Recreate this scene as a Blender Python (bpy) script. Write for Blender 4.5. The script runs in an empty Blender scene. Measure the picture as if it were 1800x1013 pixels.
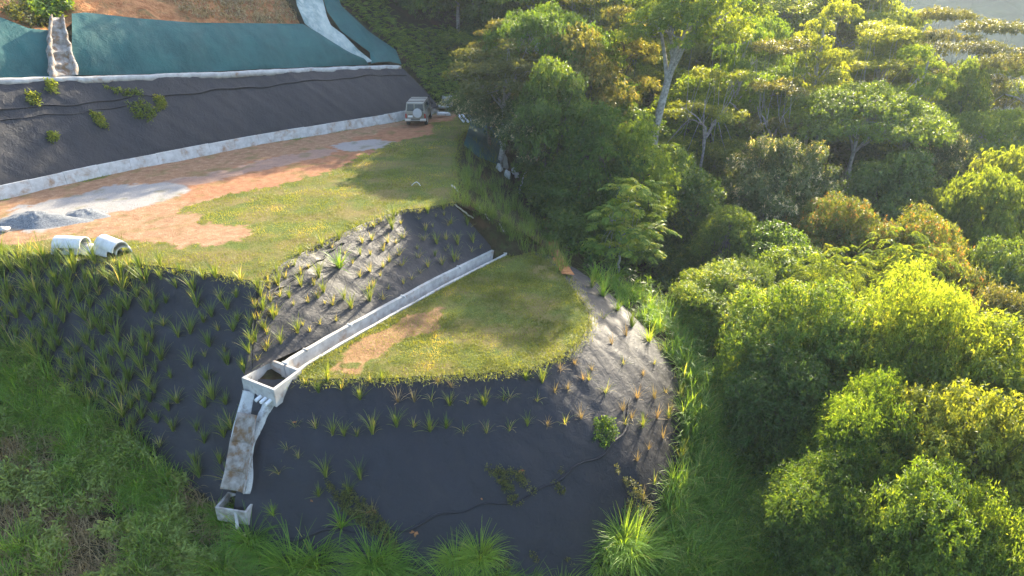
import bpy, math, random
import numpy as np
from mathutils import Vector
from mathutils.bvhtree import BVHTree
R = math.radians
random.seed(7); rng = np.random.default_rng(11)
scene = bpy.context.scene
COL = scene.collection

# ------------------------------------------------------------------ camera, world, sun, exposure
CAM_Z, PITCH, FPX = 12.0, R(25.0), 1216.0
cam_d = bpy.data.cameras.new('camera'); cam = bpy.data.objects.new('camera', cam_d); COL.objects.link(cam)
cam.location = (0, 0, CAM_Z); cam.rotation_euler = (R(90) - PITCH, 0, 0)
cam_d.sensor_width = 36; cam_d.lens = 36 * FPX / 1800; cam_d.clip_end = 6000; cam_d.clip_start = 0.2
scene.camera = cam
SUN_AZ, SUN_EL = R(28.5), R(25.5)          # azimuth clockwise from +Y
w = bpy.data.worlds.new('World'); scene.world = w; w.use_nodes = True
wn = w.node_tree.nodes; wl = w.node_tree.links
sky = wn.new('ShaderNodeTexSky'); sky.sky_type = 'NISHITA'; sky.sun_disc = False
sky.sun_elevation = SUN_EL; sky.sun_rotation = SUN_AZ
sky.air_density = 1.0; sky.dust_density = 2.0
wl.new(sky.outputs[0], wn['Background'].inputs[0]); wn['Background'].inputs[1].default_value = 0.15
sl = bpy.data.lights.new('sun', 'SUN'); sl.energy = 5.0; sl.angle = R(0.6); sl.color = (1.0, 0.87, 0.64)
so = bpy.data.objects.new('sun', sl); COL.objects.link(so)
sdir = Vector((math.sin(SUN_AZ) * math.cos(SUN_EL), math.cos(SUN_AZ) * math.cos(SUN_EL), math.sin(SUN_EL)))
so.rotation_euler = sdir.to_track_quat('Z', 'Y').to_euler()
scene.view_settings.view_transform = 'Standard'; scene.view_settings.look = 'None'
scene.view_settings.exposure = 2.2; scene.view_settings.gamma = 1
scene.render.engine = 'CYCLES'
scene.cycles.max_bounces = 6; scene.cycles.diffuse_bounces = 3; scene.cycles.transmission_bounces = 4
scene.cycles.glossy_bounces = 2; scene.cycles.volume_bounces = 0; scene.cycles.transparent_max_bounces = 4

# ------------------------------------------------------------------ picture <-> place
SP, CP = math.sin(PITCH), math.cos(PITCH)
def ray(px, py):
    u = (px - 900) / FPX; v = (506.5 - py) / FPX
    return np.array([u, CP + v * SP, -SP + v * CP])
def W(px, py, z=0.0):
    d = ray(px, py); t = (z - CAM_Z) / d[2]
    return (d[0] * t, d[1] * t, z)
def proj(p):
    x, y, z = p[0], p[1], p[2] - CAM_Z
    dep = y * CP - z * SP; up = y * SP + z * CP
    return 900 + FPX * x / dep, 506.5 - FPX * up / dep
def onplane(px, py, p0, n, k):
    """point where the sight line meets the bank rising k per metre along horizontal n from p0"""
    d = ray(px, py); a = k * (d[0] * n[0] + d[1] * n[1]); c = k * (-p0[0] * n[0] - p0[1] * n[1]) + p0[2]
    t = (CAM_Z - c) / (a - d[2])
    return (d[0] * t, d[1] * t, CAM_Z + d[2] * t)

# ------------------------------------------------------------------ object helpers
def tag(o, label=None, cat=None, group=None, kind=None):
    if label: o['label'] = label
    if cat: o['category'] = cat
    if group: o['group'] = group
    if kind: o['kind'] = kind
    return o
def link(o, parent=None):
    COL.objects.link(o)
    if parent is not None: o.parent = parent
    return o
def empty(name, loc=(0, 0, 0), rz=0.0, s=1.0):
    o = bpy.data.objects.new(name, None); o.location = loc; o.rotation_euler = (0, 0, rz)
    o.scale = (s, s, s) if not hasattr(s, '__len__') else s
    o.empty_display_size = 0.3
    return link(o)
def obj(name, me, parent=None, loc=(0, 0, 0), rot=(0, 0, 0)):
    o = bpy.data.objects.new(name, me); o.location = loc; o.rotation_euler = rot
    return link(o, parent)
def mesh_np(name, V, F, mat=None, tint=None, smooth=False, attrs=None):
    """V (n,3); F (m,k) with one k"""
    V = np.asarray(V, dtype=np.float32).reshape(-1, 3); F = np.asarray(F, dtype=np.int32)
    me = bpy.data.meshes.new(name)
    m, k = F.shape
    me.vertices.add(len(V)); me.vertices.foreach_set('co', V.ravel())
    me.loops.add(m * k); me.loops.foreach_set('vertex_index', F.ravel())
    me.polygons.add(m); me.polygons.foreach_set('loop_start', np.arange(0, m * k, k, dtype=np.int32))
    if smooth: me.polygons.foreach_set('use_smooth', np.ones(m, dtype=bool))
    else: me.polygons.foreach_set('use_smooth', np.zeros(m, dtype=bool))
    me.update(calc_edges=True)
    if tint is not None:
        a = me.attributes.new('tint', 'FLOAT', 'FACE'); a.data.foreach_set('value', np.asarray(tint, dtype=np.float32))
    for an, av in (attrs or {}).items():
        a = me.attributes.new(an, 'FLOAT', 'POINT'); a.data.foreach_set('value', np.asarray(av, dtype=np.float32))
    if mat: me.materials.append(mat)
    return me
class MB:
    """collects simple solids in one mesh"""
    def __init__(s): s.v = []; s.f = []
    def add(s, vs, fs):
        b = len(s.v); s.v += [tuple(p) for p in vs]; s.f += [tuple(i + b for i in f) for f in fs]
    def box(s, c, h, rz=0.0, taper=1.0, tx=None, shift=(0, 0)):
        tx = taper if tx is None else tx
        vs = []
        for z in (-1, 1):
            for x, y in ((-1, -1), (1, -1), (1, 1), (-1, 1)):
                fx = x * h[0] * (tx if z > 0 else 1) + (shift[0] if z > 0 else 0)
                fy = y * h[1] * (taper if z > 0 else 1) + (shift[1] if z > 0 else 0)
                vs.append((c[0] + fx * math.cos(rz) - fy * math.sin(rz), c[1] + fx * math.sin(rz) + fy * math.cos(rz), c[2] + z * h[2]))
        s.add(vs, [(3, 2, 1, 0), (4, 5, 6, 7), (0, 1, 5, 4), (1, 2, 6, 5), (2, 3, 7, 6), (3, 0, 4, 7)])
    def tube(s, pts, rad, n=10, caps=True):
        pts = [Vector(p) for p in pts]; b = len(s.v)
        if not hasattr(rad, '__len__'): rad = [rad] * len(pts)
        for i, p in enumerate(pts):
            d = (pts[min(i + 1, len(pts) - 1)] - pts[max(i - 1, 0)]).normalized()
            a = Vector((0, 0, 1)) if abs(d.z) < .9 else Vector((1, 0, 0))
            e1 = d.cross(a).normalized(); e2 = d.cross(e1)
            for k in range(n):
                t = 2 * math.pi * k / n
                s.v.append(tuple(p + (e1 * math.cos(t) + e2 * math.sin(t)) * rad[i]))
        for i in range(len(pts) - 1):
            for k in range(n):
                a0 = b + i * n + k; a1 = b + i * n + (k + 1) % n
                s.f.append((a0, a1, a1 + n, a0 + n))
        if caps:
            s.f.append(tuple(b + k for k in range(n))[::-1]); s.f.append(tuple(b + (len(pts) - 1) * n + k for k in range(n)))
    def mesh(s, name, mat, smooth=False, bevel=0.0):
        me = bpy.data.meshes.new(name); me.from_pydata(s.v, [], s.f)
        if bevel > 0:
            import bmesh
            bm = bmesh.new(); bm.from_mesh(me)
            bmesh.ops.recalc_face_normals(bm, faces=bm.faces)
            ed = [e for e in bm.edges if len(e.link_faces) == 2 and e.calc_face_angle(0) > R(30)]
            bmesh.ops.bevel(bm, geom=ed, offset=bevel, segments=2, affect='EDGES', profile=.6, clamp_overlap=True)
            bm.to_mesh(me); bm.free()
        me.materials.append(mat)
        for p in me.polygons: p.use_smooth = smooth
        me.update(); return me

# value noise (python side)
_perm = rng.random((64, 64, 8))
def vnoise(x, y, s=1.0, k=0):
    x = np.asarray(x, float) / s + 17.3 * k; y = np.asarray(y, float) / s + 9.1 * k
    xi = np.floor(x).astype(int); yi = np.floor(y).astype(int); fx = x - xi; fy = y - yi
    fx = fx * fx * (3 - 2 * fx); fy = fy * fy * (3 - 2 * fy)
    g = lambda a, b: _perm[a % 64, b % 64, k % 8]
    return (g(xi, yi) * (1 - fx) + g(xi + 1, yi) * fx) * (1 - fy) + (g(xi, yi + 1) * (1 - fx) + g(xi + 1, yi + 1) * fx) * fy
def fbm(x, y, s=1.0, k=0, o=4):
    r = 0; a = 1; t = 0
    for i in range(o):
        r = r + a * vnoise(x, y, s / 2 ** i, k + i); t += a; a *= .5
    return r / t

# ------------------------------------------------------------------ materials
def new_mat(name, rough=0.8, spec=0.3):
    m = bpy.data.materials.new(name); m.use_nodes = True
    b = m.node_tree.nodes['Principled BSDF']; b.inputs['Roughness'].default_value = rough
    b.inputs['Specular IOR Level'].default_value = spec
    return m, m.node_tree, b
def nd(nt, t, **kw):
    n = nt.nodes.new(t)
    for k, v in kw.items():
        if k in n.inputs: n.inputs[k].default_value = v
        else: setattr(n, k, v)
    return n
def ramp(nt, fac, stops):
    r = nt.nodes.new('ShaderNodeValToRGB'); e = r.color_ramp.elements
    while len(e) < len(stops): e.new(0.5)
    for i, (p, c) in enumerate(stops):
        e[i].position = p; e[i].color = tuple(c) + (1,) if len(c) == 3 else c
    nt.links.new(fac, r.inputs[0]); return r.outputs[0]
def noise(nt, scale, detail=4, rough=.6, dist=0, vec=None, coord='Object'):
    if vec is None: vec = nd(nt, 'ShaderNodeTexCoord').outputs[coord]
    n = nd(nt, 'ShaderNodeTexNoise', Scale=scale, Detail=detail, Roughness=rough, Distortion=dist)
    nt.links.new(vec, n.inputs['Vector']); return n.outputs[0]
def mix(nt, fac, a, b, mode='MIX'):
    m = nd(nt, 'ShaderNodeMix'); m.data_type = 'RGBA'; m.blend_type = mode
    for i, v in ((0, fac), (6, a), (7, b)):
        if hasattr(v, 'is_linked'): nt.links.new(v, m.inputs[i])
        elif i == 0: m.inputs[0].default_value = v
        else: m.inputs[i].default_value = tuple(v) + (1,)
    return m.outputs[2]
def attr(nt, name):
    return nd(nt, 'ShaderNodeAttribute', attribute_name=name).outputs['Fac']
def bump(nt, bsdf, h, strength=.5, dist=.05):
    b = nd(nt, 'ShaderNodeBump', Strength=strength, Distance=dist)
    nt.links.new(h, b.inputs['Height']); nt.links.new(b.outputs[0], bsdf.inputs['Normal'])
def two_tone(name, c1, c2, scale=3, rough=.8, spec=.3, bs=.4, bd=.03, detail=6, lo=.35, hi=.65, fine=0, c3=None, s3=1.0, l3=.55, h3=.7):
    m, nt, b = new_mat(name, rough, spec)
    n = noise(nt, scale, detail)
    c = ramp(nt, n, [(lo, c1), (hi, c2)])
    if c3:
        n3 = noise(nt, s3, 5, .65, .3)
        f = ramp(nt, n3, [(l3, (0, 0, 0)), (h3, (1, 1, 1))])
        c = mix(nt, f, c, c3)
    nt.links.new(c, b.inputs['Base Color'])
    if bs: bump(nt, b, noise(nt, fine or scale * 4, 6), bs, bd)
    return m
def leaf_mat(name, dark, light, trans=.45, young=None, rough=.45, tboost=2.2, spec=.25):
    m, nt, b = new_mat(name, rough, spec)
    t = attr(nt, 'tint')
    oi = nd(nt, 'ShaderNodeObjectInfo')
    st = [(0.0, dark), (0.75, light)] + ([(1.0, young)] if young else [])
    c = ramp(nt, t, st)
    hs = nd(nt, 'ShaderNodeHueSaturation'); nt.links.new(c, hs.inputs['Color'])
    mr = nd(nt, 'ShaderNodeMapRange'); nt.links.new(oi.outputs['Random'], mr.inputs[0])
    mr.inputs[3].default_value = .482; mr.inputs[4].default_value = .516; nt.links.new(mr.outputs[0], hs.inputs['Hue'])
    mr2 = nd(nt, 'ShaderNodeMapRange'); nt.links.new(oi.outputs['Random'], mr2.inputs[0])
    mr2.inputs[3].default_value = 1.2; mr2.inputs[4].default_value = .82; nt.links.new(mr2.outputs[0], hs.inputs['Value'])
    c = hs.outputs[0]
    nt.links.new(c, b.inputs['Base Color'])
    tr = nd(nt, 'ShaderNodeBsdfTranslucent')
    tc = mix(nt, 1.0, c, (tboost * 1.4, tboost * 1.08, tboost * .25), 'MULTIPLY')
    nt.links.new(tc, tr.inputs[0])
    ms = nd(nt, 'ShaderNodeMixShader'); ms.inputs[0].default_value = trans
    nt.links.new(b.outputs[0], ms.inputs[1]); nt.links.new(tr.outputs[0], ms.inputs[2])
    nt.links.new(ms.outputs[0], nt.nodes['Material Output'].inputs[0])
    return m

def fabric_mat(name, c1, c2, dust, rough=.6, spec=.45, ds=1.0):
    m, nt, b = new_mat(name, rough, spec if 'black' not in name else .48)
    n = noise(nt, .55, 5, .6, .4)
    c = ramp(nt, n, [(.3, c1), (.7, c2)])
    mp = nd(nt, 'ShaderNodeMapping'); mp.inputs['Scale'].default_value = (1, 1, .28)
    nt.links.new(nd(nt, 'ShaderNodeTexCoord').outputs['Object'], mp.inputs[0])
    n2 = noise(nt, 1.5, 7, .68, .6, mp.outputs[0])
    f = ramp(nt, n2, [(.5, (0, 0, 0)), (.78, (.75 * ds,) * 3)])
    c = mix(nt, f, c, dust)
    n4 = noise(nt, 28, 3, .7)
    f4 = ramp(nt, n4, [(.70, (0, 0, 0)), (.76, (.5, .5, .5))])
    c = mix(nt, f4, c, dust)
    nt.links.new(c, b.inputs['Base Color'])
    r = ramp(nt, n2, [(.3, (rough - .08,) * 3), (.8, (min(1, rough + .2),) * 3)])
    nt.links.new(r, b.inputs['Roughness'])
    # soft creases plus fine weave
    a = nd(nt, 'ShaderNodeMath', operation='ADD'); nt.links.new(noise(nt, 3.2, 5, .55, 1.2), a.inputs[0])
    ml = nd(nt, 'ShaderNodeMath', operation='MULTIPLY'); nt.links.new(noise(nt, 45, 2), ml.inputs[0]); ml.inputs[1].default_value = .18
    nt.links.new(ml.outputs[0], a.inputs[1])
    bump(nt, b, a.outputs[0], .5, .08)
    return m
MAT = {}
MAT['fabric'] = fabric_mat('black_geotextile', (.0046, .0050, .0092), (.0078, .0083, .0142), (.036, .033, .033), ds=.75)
MAT['net'] = fabric_mat('green_netting', (.012, .062, .064), (.022, .10, .096), (.06, .13, .115), rough=.7, spec=.25, ds=.7)
MAT['net_pale'] = fabric_mat('sun_bleached_netting', (.07, .15, .15), (.36, .41, .38), (.6, .6, .56), rough=.6)
MAT['concrete'] = two_tone('weathered_concrete', (.30, .29, .275), (.46, .45, .43), 2.2, .85, .3, .35, .02, c3=(.22, .13, .07), s3=1.6, l3=.56, h3=.74)
MAT['concrete_pale'] = two_tone('pale_concrete', (.42, .41, .39), (.58, .57, .55), 2.5, .85, .3, .3, .02, c3=(.30, .18, .10), s3=1.1, l3=.5, h3=.72)
MAT['grout'] = two_tone('splashed_grout', (.48, .49, .49), (.62, .62, .60), 4, .8, .3, .9, .08, c3=(.20, .16, .12), s3=2.4, l3=.5, h3=.68)
MAT['stain'] = two_tone('stained_pipe_concrete', (.19, .17, .145), (.42, .40, .37), 3, .75, .35, .4, .02, c3=(.24, .15, .08), s3=4, l3=.56, h3=.72)
MAT['stain_pale'] = two_tone('mud_stained_concrete', (.17, .145, .12), (.36, .33, .30), 3, .85, .25, .6, .04, c3=(.18, .11, .06), s3=2.2, l3=.48, h3=.62)
MAT['culvert'] = two_tone('precast_concrete', (.48, .47, .44), (.62, .61, .58), 3, .8, .3, .3, .01)
MAT['redsoil'] = two_tone('red_clay', (.23, .092, .036), (.44, .21, .09), 1.6, .95, .1, 1.0, .18, fine=5, c3=(.13, .10, .04), s3=.8, l3=.5, h3=.66)
MAT['bark'] = two_tone('brown_grey_bark', (.06, .048, .036), (.17, .145, .12), 6, .9, .2, .8, .03)
MAT['bark_pale'] = two_tone('pale_bark', (.20, .185, .165), (.42, .40, .36), 5, .85, .2, .6, .02)
MAT['pvc'] = two_tone('white_plastic', (.66, .67, .68), (.78, .78, .78), 3, .4, .5, 0)
MAT['gravel'] = two_tone('crushed_stone', (.10, .11, .12), (.24, .25, .26), 14, .9, .3, 1.0, .05, fine=30)
MAT['rock'] = two_tone('pale_rock', (.35, .33, .3), (.52, .5, .47), 6, .9, .2, .6, .03)
MAT['cloth'] = two_tone('white_cloth', (.55, .55, .53), (.75, .74, .71), 3, .8, .2, .5, .04)
MAT['wood'] = two_tone('weathered_wood', (.32, .27, .2), (.55, .5, .42), 8, .85, .2, .5, .02)

def ground_mat(name, forest=False):
    m, nt, b = new_mat(name, .95, .1)
    n = noise(nt, .35, 6, .65)
    n2 = noise(nt, 3.0, 6, .7)
    c = ramp(nt, n2, [(.3, (.018, .022, .008)), (.5, (.045, .036, .018)), (.7, (.05, .07, .02))])
    f = ramp(nt, n, [(.54, (0, 0, 0)), (.66, (.8, .8, .8))])
    c = mix(nt, f, c, (.10, .055, .028) if not forest else (.03, .045, .015))
    nt.links.new(c, b.inputs['Base Color']); bump(nt, b, n2, 1, .2); return m
MAT['hill'] = ground_mat('hillside_earth')
def far_mat():
    m, nt, b = new_mat('far_forest', 1.0, 0)
    v = nd(nt, 'ShaderNodeTexVoronoi', Scale=.09); nt.links.new(nd(nt, 'ShaderNodeTexCoord').outputs['Object'], v.inputs['Vector'])
    c = ramp(nt, noise(nt, .03, 8, .7), [(.35, (.02, .035, .014)), (.6, (.05, .075, .028))])
    nt.links.new(c, b.inputs['Base Color']); bump(nt, b, v.outputs[0], 1, 5); return m
MAT['far'] = far_mat()

def pad_mat(name):
    """albedo by what lies on the ground: turf, red earth, gravel"""
    m, nt, b = new_mat(name, .95, .12)
    n1 = noise(nt, 2.2, 7, .7); n2 = noise(nt, .5, 5, .6); nf = noise(nt, 14, 5, .75)
    g = ramp(nt, nf, [(.3, (.035, .042, .012)), (.5, (.085, .11, .022)), (.72, (.16, .19, .045))])
    gy = ramp(nt, n2, [(.42, (0, 0, 0)), (.6, (.75, .75, .75))])
    g = mix(nt, gy, g, (.19, .14, .06))
    s = ramp(nt, n1, [(.3, (.21, .12, .07)), (.55, (.34, .215, .13)), (.75, (.45, .34, .23))])
    s = mix(nt, ramp(nt, nf, [(.35, (.6, .6, .6)), (.6, (0, 0, 0))]), s, (.19, .08, .038))
    rc = mix(nt, ramp(nt, n1, [(.3, (0, 0, 0)), (.6, (1, 1, 1))]), (.20, .085, .045), (.33, .165, .09))
    gr = ramp(nt, noise(nt, 25, 6, .8), [(.3, (.17, .165, .16)), (.7, (.38, .37, .36))])
    c = mix(nt, attr(nt, 'redness'), s, rc)
    c = mix(nt, attr(nt, 'stones'), c, gr)
    c = mix(nt, attr(nt, 'turf'), c, g)
    nt.links.new(c, b.inputs['Base Color'])
    a = nd(nt, 'ShaderNodeMath', operation='ADD'); nt.links.new(nf, a.inputs[0]); nt.links.new(n1, a.inputs[1])
    bump(nt, b, a.outputs[0], .9, .08)
    return m
MAT['pad'] = pad_mat('pad_ground')

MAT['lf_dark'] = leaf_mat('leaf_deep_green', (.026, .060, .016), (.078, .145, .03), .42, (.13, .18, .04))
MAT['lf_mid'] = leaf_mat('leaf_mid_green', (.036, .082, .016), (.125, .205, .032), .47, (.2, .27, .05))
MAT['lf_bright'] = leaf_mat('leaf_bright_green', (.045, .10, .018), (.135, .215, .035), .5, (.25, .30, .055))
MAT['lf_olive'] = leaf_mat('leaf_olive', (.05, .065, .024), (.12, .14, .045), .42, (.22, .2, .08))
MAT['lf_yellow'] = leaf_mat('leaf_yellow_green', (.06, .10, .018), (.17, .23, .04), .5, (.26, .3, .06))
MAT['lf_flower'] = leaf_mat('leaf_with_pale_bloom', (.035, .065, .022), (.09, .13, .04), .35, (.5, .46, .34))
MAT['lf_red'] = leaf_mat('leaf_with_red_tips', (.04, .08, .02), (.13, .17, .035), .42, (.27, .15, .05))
MAT['grass'] = leaf_mat('grass_blades', (.05, .11, .02), (.13, .22, .04), .45, (.3, .28, .1))
MAT['vetiver'] = leaf_mat('vetiver_blades', (.05, .10, .025), (.17, .24, .06), .4, (.38, .34, .18), tboost=1.8)
MAT['straw'] = leaf_mat('dry_blades', (.18, .14, .07), (.36, .29, .15), .3, (.48, .4, .25), tboost=1.0)
MAT['lf_weed'] = leaf_mat('leaf_of_weeds', (.10, .14, .035), (.28, .35, .10), .35, (.42, .40, .17))
MAT['tall'] = leaf_mat('tall_grass_blades', (.07, .15, .025), (.17, .30, .05), .45, (.34, .36, .12))
MAT['turf'] = leaf_mat('turf_blades', (.085, .11, .02), (.20, .235, .045), .42, (.40, .33, .10))

# ------------------------------------------------------------------ patches of built ground
def resample(pl, n):
    P = np.array(pl, float); d = np.r_[0, np.cumsum(np.linalg.norm(np.diff(P, axis=0), axis=1))]
    t = np.linspace(0, d[-1], n); return np.stack([np.interp(t, d, P[:, i]) for i in range(3)], 1)
def smooth_pl(pl, it=2):
    P = [np.array(p, float) for p in pl]
    for _ in range(it):
        Q = [P[0]]
        for a, b in zip(P[:-1], P[1:]): Q += [a * .75 + b * .25, a * .25 + b * .75]
        Q.append(P[-1]); P = Q
    return P
BV = {}
def bvh_of(V, F): return BVHTree.FromPolygons([tuple(v) for v in V], [tuple(f) for f in F])
GRID = {}
def ruled(key, A, B, nu, nv, bulge=0.0, amp=.06, ns=1.6, thick=0.0, edge=.08, k=0):
    """grid surface from polyline A down to polyline B, with creases"""
    A = resample(A, nu); B = resample(B, nu)
    t = np.linspace(0, 1, nv)[:, None, None]
    P = A[None] * (1 - t) + B[None] * t
    du = np.gradient(P, axis=1); dv = np.gradient(P, axis=0)
    N = np.cross(du, dv); N /= np.linalg.norm(N, axis=2, keepdims=True) + 1e-9
    N *= np.sign(N[..., 2:3] + 1e-9)
    s = np.linspace(0, 1, nu)[None, :, None]
    h = bulge * np.sin(np.pi * t) + amp * (fbm(P[..., 0] + P[..., 2], P[..., 1] - P[..., 2], ns, k)[..., None] - .5) * 2
    win = np.minimum(1, np.minimum(t, 1 - t) / .04 + edge)
    if 'cut' in key or key in ('left', 'mid', 'low'): h = h + .07 * (np.abs(fbm(P[..., 0] * .8 + P[..., 2], P[..., 1] + P[..., 2] * .3, .9, k + 1, 5) - .5)[..., None] - .1) * 2
    P = P + N * h * win
    GRID[key] = P
    V = P.reshape(-1, 3)
    i = np.arange((nv - 1) * nu).reshape(nv - 1, nu)[:, :-1].ravel()
    F = np.stack([i, i + nu, i + nu + 1, i + 1], 1)
    BV[key] = bvh_of(V, F)
    return V, F
def hit(px, py, keys=None):
    d = ray(px, py); best = None
    for k in (keys or BV):
        r = BV[k].ray_cast(Vector((0, 0, CAM_Z)), Vector(d))
        if r[0] is not None and (best is None or r[3] < best[3]): best = r
    return np.array(best[0]) if best is not None else None
def drop(x, y, keys=None):
    best = None
    for k in (keys or BV):
        r = BV[k].ray_cast(Vector((x, y, 60)), Vector((0, 0, -1)))
        if r[0] is not None and (best is None or r[0].z > best): best = r[0].z
    return best
def inpoly(x, y, poly):
    x = np.asarray(x); y = np.asarray(y); c = np.zeros(x.shape, bool)
    j = len(poly) - 1
    for i in range(len(poly)):
        xi, yi = poly[i][0], poly[i][1]; xj, yj = poly[j][0], poly[j][1]
        c ^= ((yi > y) != (yj > y)) & (x < (xj - xi) * (y - yi) / (yj - yi + 1e-12) + xi); j = i
    return c

ZB = -3.0                                             # level of the lower lawn
FRONT = [W(-420, 392), W(-200, 418), W(0, 442), W(100, 452), W(240, 464), W(340, 477), W(400, 487), W(455, 498)]
SIDE = [W(455, 498), W(480, 476), W(520, 450), W(560, 430), W(640, 394), W(700, 371), W(745, 366), W(795, 358)]
RIGHT = [W(795, 358), W(808, 320), W(800, 280), W(808, 245), W(826, 222), W(842, 203)]
WALL = [W(-420, 452), W(0, 352), W(200, 306), W(450, 256), W(700, 214), W(768, 198)]
PADPOLY = FRONT + SIDE[1:] + RIGHT[1:] + [W(800, 190)] + WALL[::-1]
def poly_px(pts, z=0.0): return [W(a, b, z) for a, b in pts]
SOIL = poly_px([(-420, 470), (0, 352), (200, 306), (450, 256), (700, 214), (770, 200), (850, 186), (800, 207), (765, 216), (760, 236), (690, 250), (640, 275), (590, 300), (500, 320), (400, 345), (345, 356), (315, 369), (340, 386), (440, 395), (452, 410), (420, 427), (330, 430), (250, 418), (200, 413), (120, 420), (0, 432), (-400, 430)])
GRAV = poly_px([(-300, 420), (0, 385), (40, 360), (120, 342), (220, 326), (300, 320), (335, 332), (250, 362), (130, 392), (60, 408), (0, 412), (-300, 440)])
GRAV2 = poly_px([(585, 258), (600, 249), (650, 246), (690, 250), (676, 262), (640, 268), (600, 266)])
GRAV3 = poly_px([(330, 332), (450, 300), (560, 282), (590, 262), (560, 262), (400, 296), (300, 318)])
REDP = poly_px([(300, 325), (420, 290), (560, 262), (700, 222), (850, 190), (770, 240), (690, 252), (640, 275), (590, 302), (500, 322), (430, 340), (330, 352)])

def masks(x, y):
    wx = x + (fbm(x, y, 1.3, 1) - .5) * 1.8; wy = y + (fbm(x, y, 1.3, 3) - .5) * 1.8
    wx = wx + (fbm(x, y, .3, 5) - .5) * .9; wy = wy + (fbm(x, y, .3, 6) - .5) * .9
    soil = inpoly(wx, wy, SOIL); st = inpoly(wx, wy, GRAV) * .95 + inpoly(wx, wy, GRAV2) * .9 + inpoly(wx, wy, GRAV3) * .35
    red = inpoly(wx, wy, REDP) * 1.0
    turf = np.where(soil, np.clip((fbm(x, y, .7, 2) - .6) * 5, 0, .45), 1.0)
    turf = np.clip(turf, 0, 1)
    return turf, np.clip(st, 0, 1), np.clip(red * .95 + .1, 0, 1)
def blur2(a, n=1):
    for _ in range(n):
        b = np.pad(a, 1, mode='edge'); a = (b[:-2, 1:-1] + b[2:, 1:-1] + b[1:-1, :-2] + b[1:-1, 2:] + 2 * b[1:-1, 1:-1]) / 6
    return a
# pad: ruled between the wall line and the outer edge
outer = FRONT + SIDE[1:] + RIGHT[1:]
def fill_poly(key, poly, step, zf, attrs=True):
    """triangulated sheet filling a polygon, with inner points for relief"""
    from mathutils.geometry import delaunay_2d_cdt
    P = resample(list(poly) + [poly[0]], int(sum(np.linalg.norm(np.subtract(poly[i], poly[i - 1])) for i in range(len(poly))) / step))[:-1]
    xs = np.arange(P[:, 0].min(), P[:, 0].max(), step); ys = np.arange(P[:, 1].min(), P[:, 1].max(), step)
    X, Y = np.meshgrid(xs, ys); X = X + rng.uniform(-.3, .3, X.shape) * step; Y = Y + rng.uniform(-.3, .3, Y.shape) * step
    ins = inpoly(X, Y, P)
    pts = [Vector((a, b)) for a, b in P[:, :2]] + [Vector((a, b)) for a, b in zip(X[ins], Y[ins])]
    n = len(P)
    vs, es, fs, *_ = delaunay_2d_cdt(pts, [], [list(range(n))], 1, 1e-5)
    V = np.array([(v.x, v.y, 0) for v in vs]); V[:, 2] = zf(V[:, 0], V[:, 1])
    F = np.array([f for f in fs if len(f) == 3])
    a, b, c = V[F[:, 0]], V[F[:, 1]], V[F[:, 2]]
    flip = np.cross(b - a, c - a)[:, 2] < 0; F[flip] = F[flip][:, ::-1]
    BV[key] = bvh_of(V, F)
    return V, F
padz = lambda x, y: (fbm(x, y, 3.0, 5) - .5) * .16 + (fbm(x, y, .6, 2) - .5) * .05
Vp, Fp = fill_poly('pad', PADPOLY, .22, padz)
tf, st, rd = masks(Vp[:, 0], Vp[:, 1])
tag(obj('building_pad', mesh_np('building_pad', Vp, Fp, MAT['pad'], smooth=True, attrs={'turf': tf, 'stones': st, 'redness': rd})), kind='structure')

# lower lawn
EDGE2 = [W(528, 668, ZB), W(640, 666, ZB), W(760, 663, ZB), W(880, 655, ZB), W(950, 643, ZB), W(995, 622, ZB), W(1026, 592, ZB), W(1037, 560, ZB), W(1024, 532, ZB), W(1004, 505, ZB), (2.4, 35.2, ZB), (.9, 37.0, ZB)]
EDGE2 = [tuple(p) for p in smooth_pl(EDGE2, 1)]
CH_IN = [W(888, 448, ZB), W(800, 492, ZB), W(700, 548, ZB), W(610, 598, ZB), W(540, 640, ZB), W(520, 655, ZB)]   # lawn side of channel
BERM = EDGE2 + CH_IN
bermz = lambda x, y: ZB + (fbm(x, y, 2.2, 3) - .5) * .14 + (fbm(x, y, .5, 1) - .5) * .06
Vb, Fb = fill_poly('lawn', BERM, .16, bermz)
BARE = poly_px([(590, 645), (600, 612), (650, 590), (720, 560), (790, 545), (760, 580), (690, 610), (640, 648)], ZB)
wx = Vb[:, 0] + (fbm(Vb[:, 0], Vb[:, 1], .9, 1) - .5) * 1.4; wy = Vb[:, 1] + (fbm(Vb[:, 0], Vb[:, 1], .9, 3) - .5) * 1.4
bare_f = lambda x, y: inpoly(x + (fbm(x, y, .9, 1) - .5) * 1.4, y + (fbm(x, y, .9, 3) - .5) * 1.4, BARE)
tfb = 1 - .75 * bare_f(Vb[:, 0], Vb[:, 1])
tag(obj('lower_lawn', mesh_np('lower_lawn', Vb, Fb, MAT['pad'], smooth=True, attrs={'turf': tfb, 'stones': Vb[:, 0] * 0, 'redness': Vb[:, 0] * 0 + .6})), kind='structure')

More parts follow.
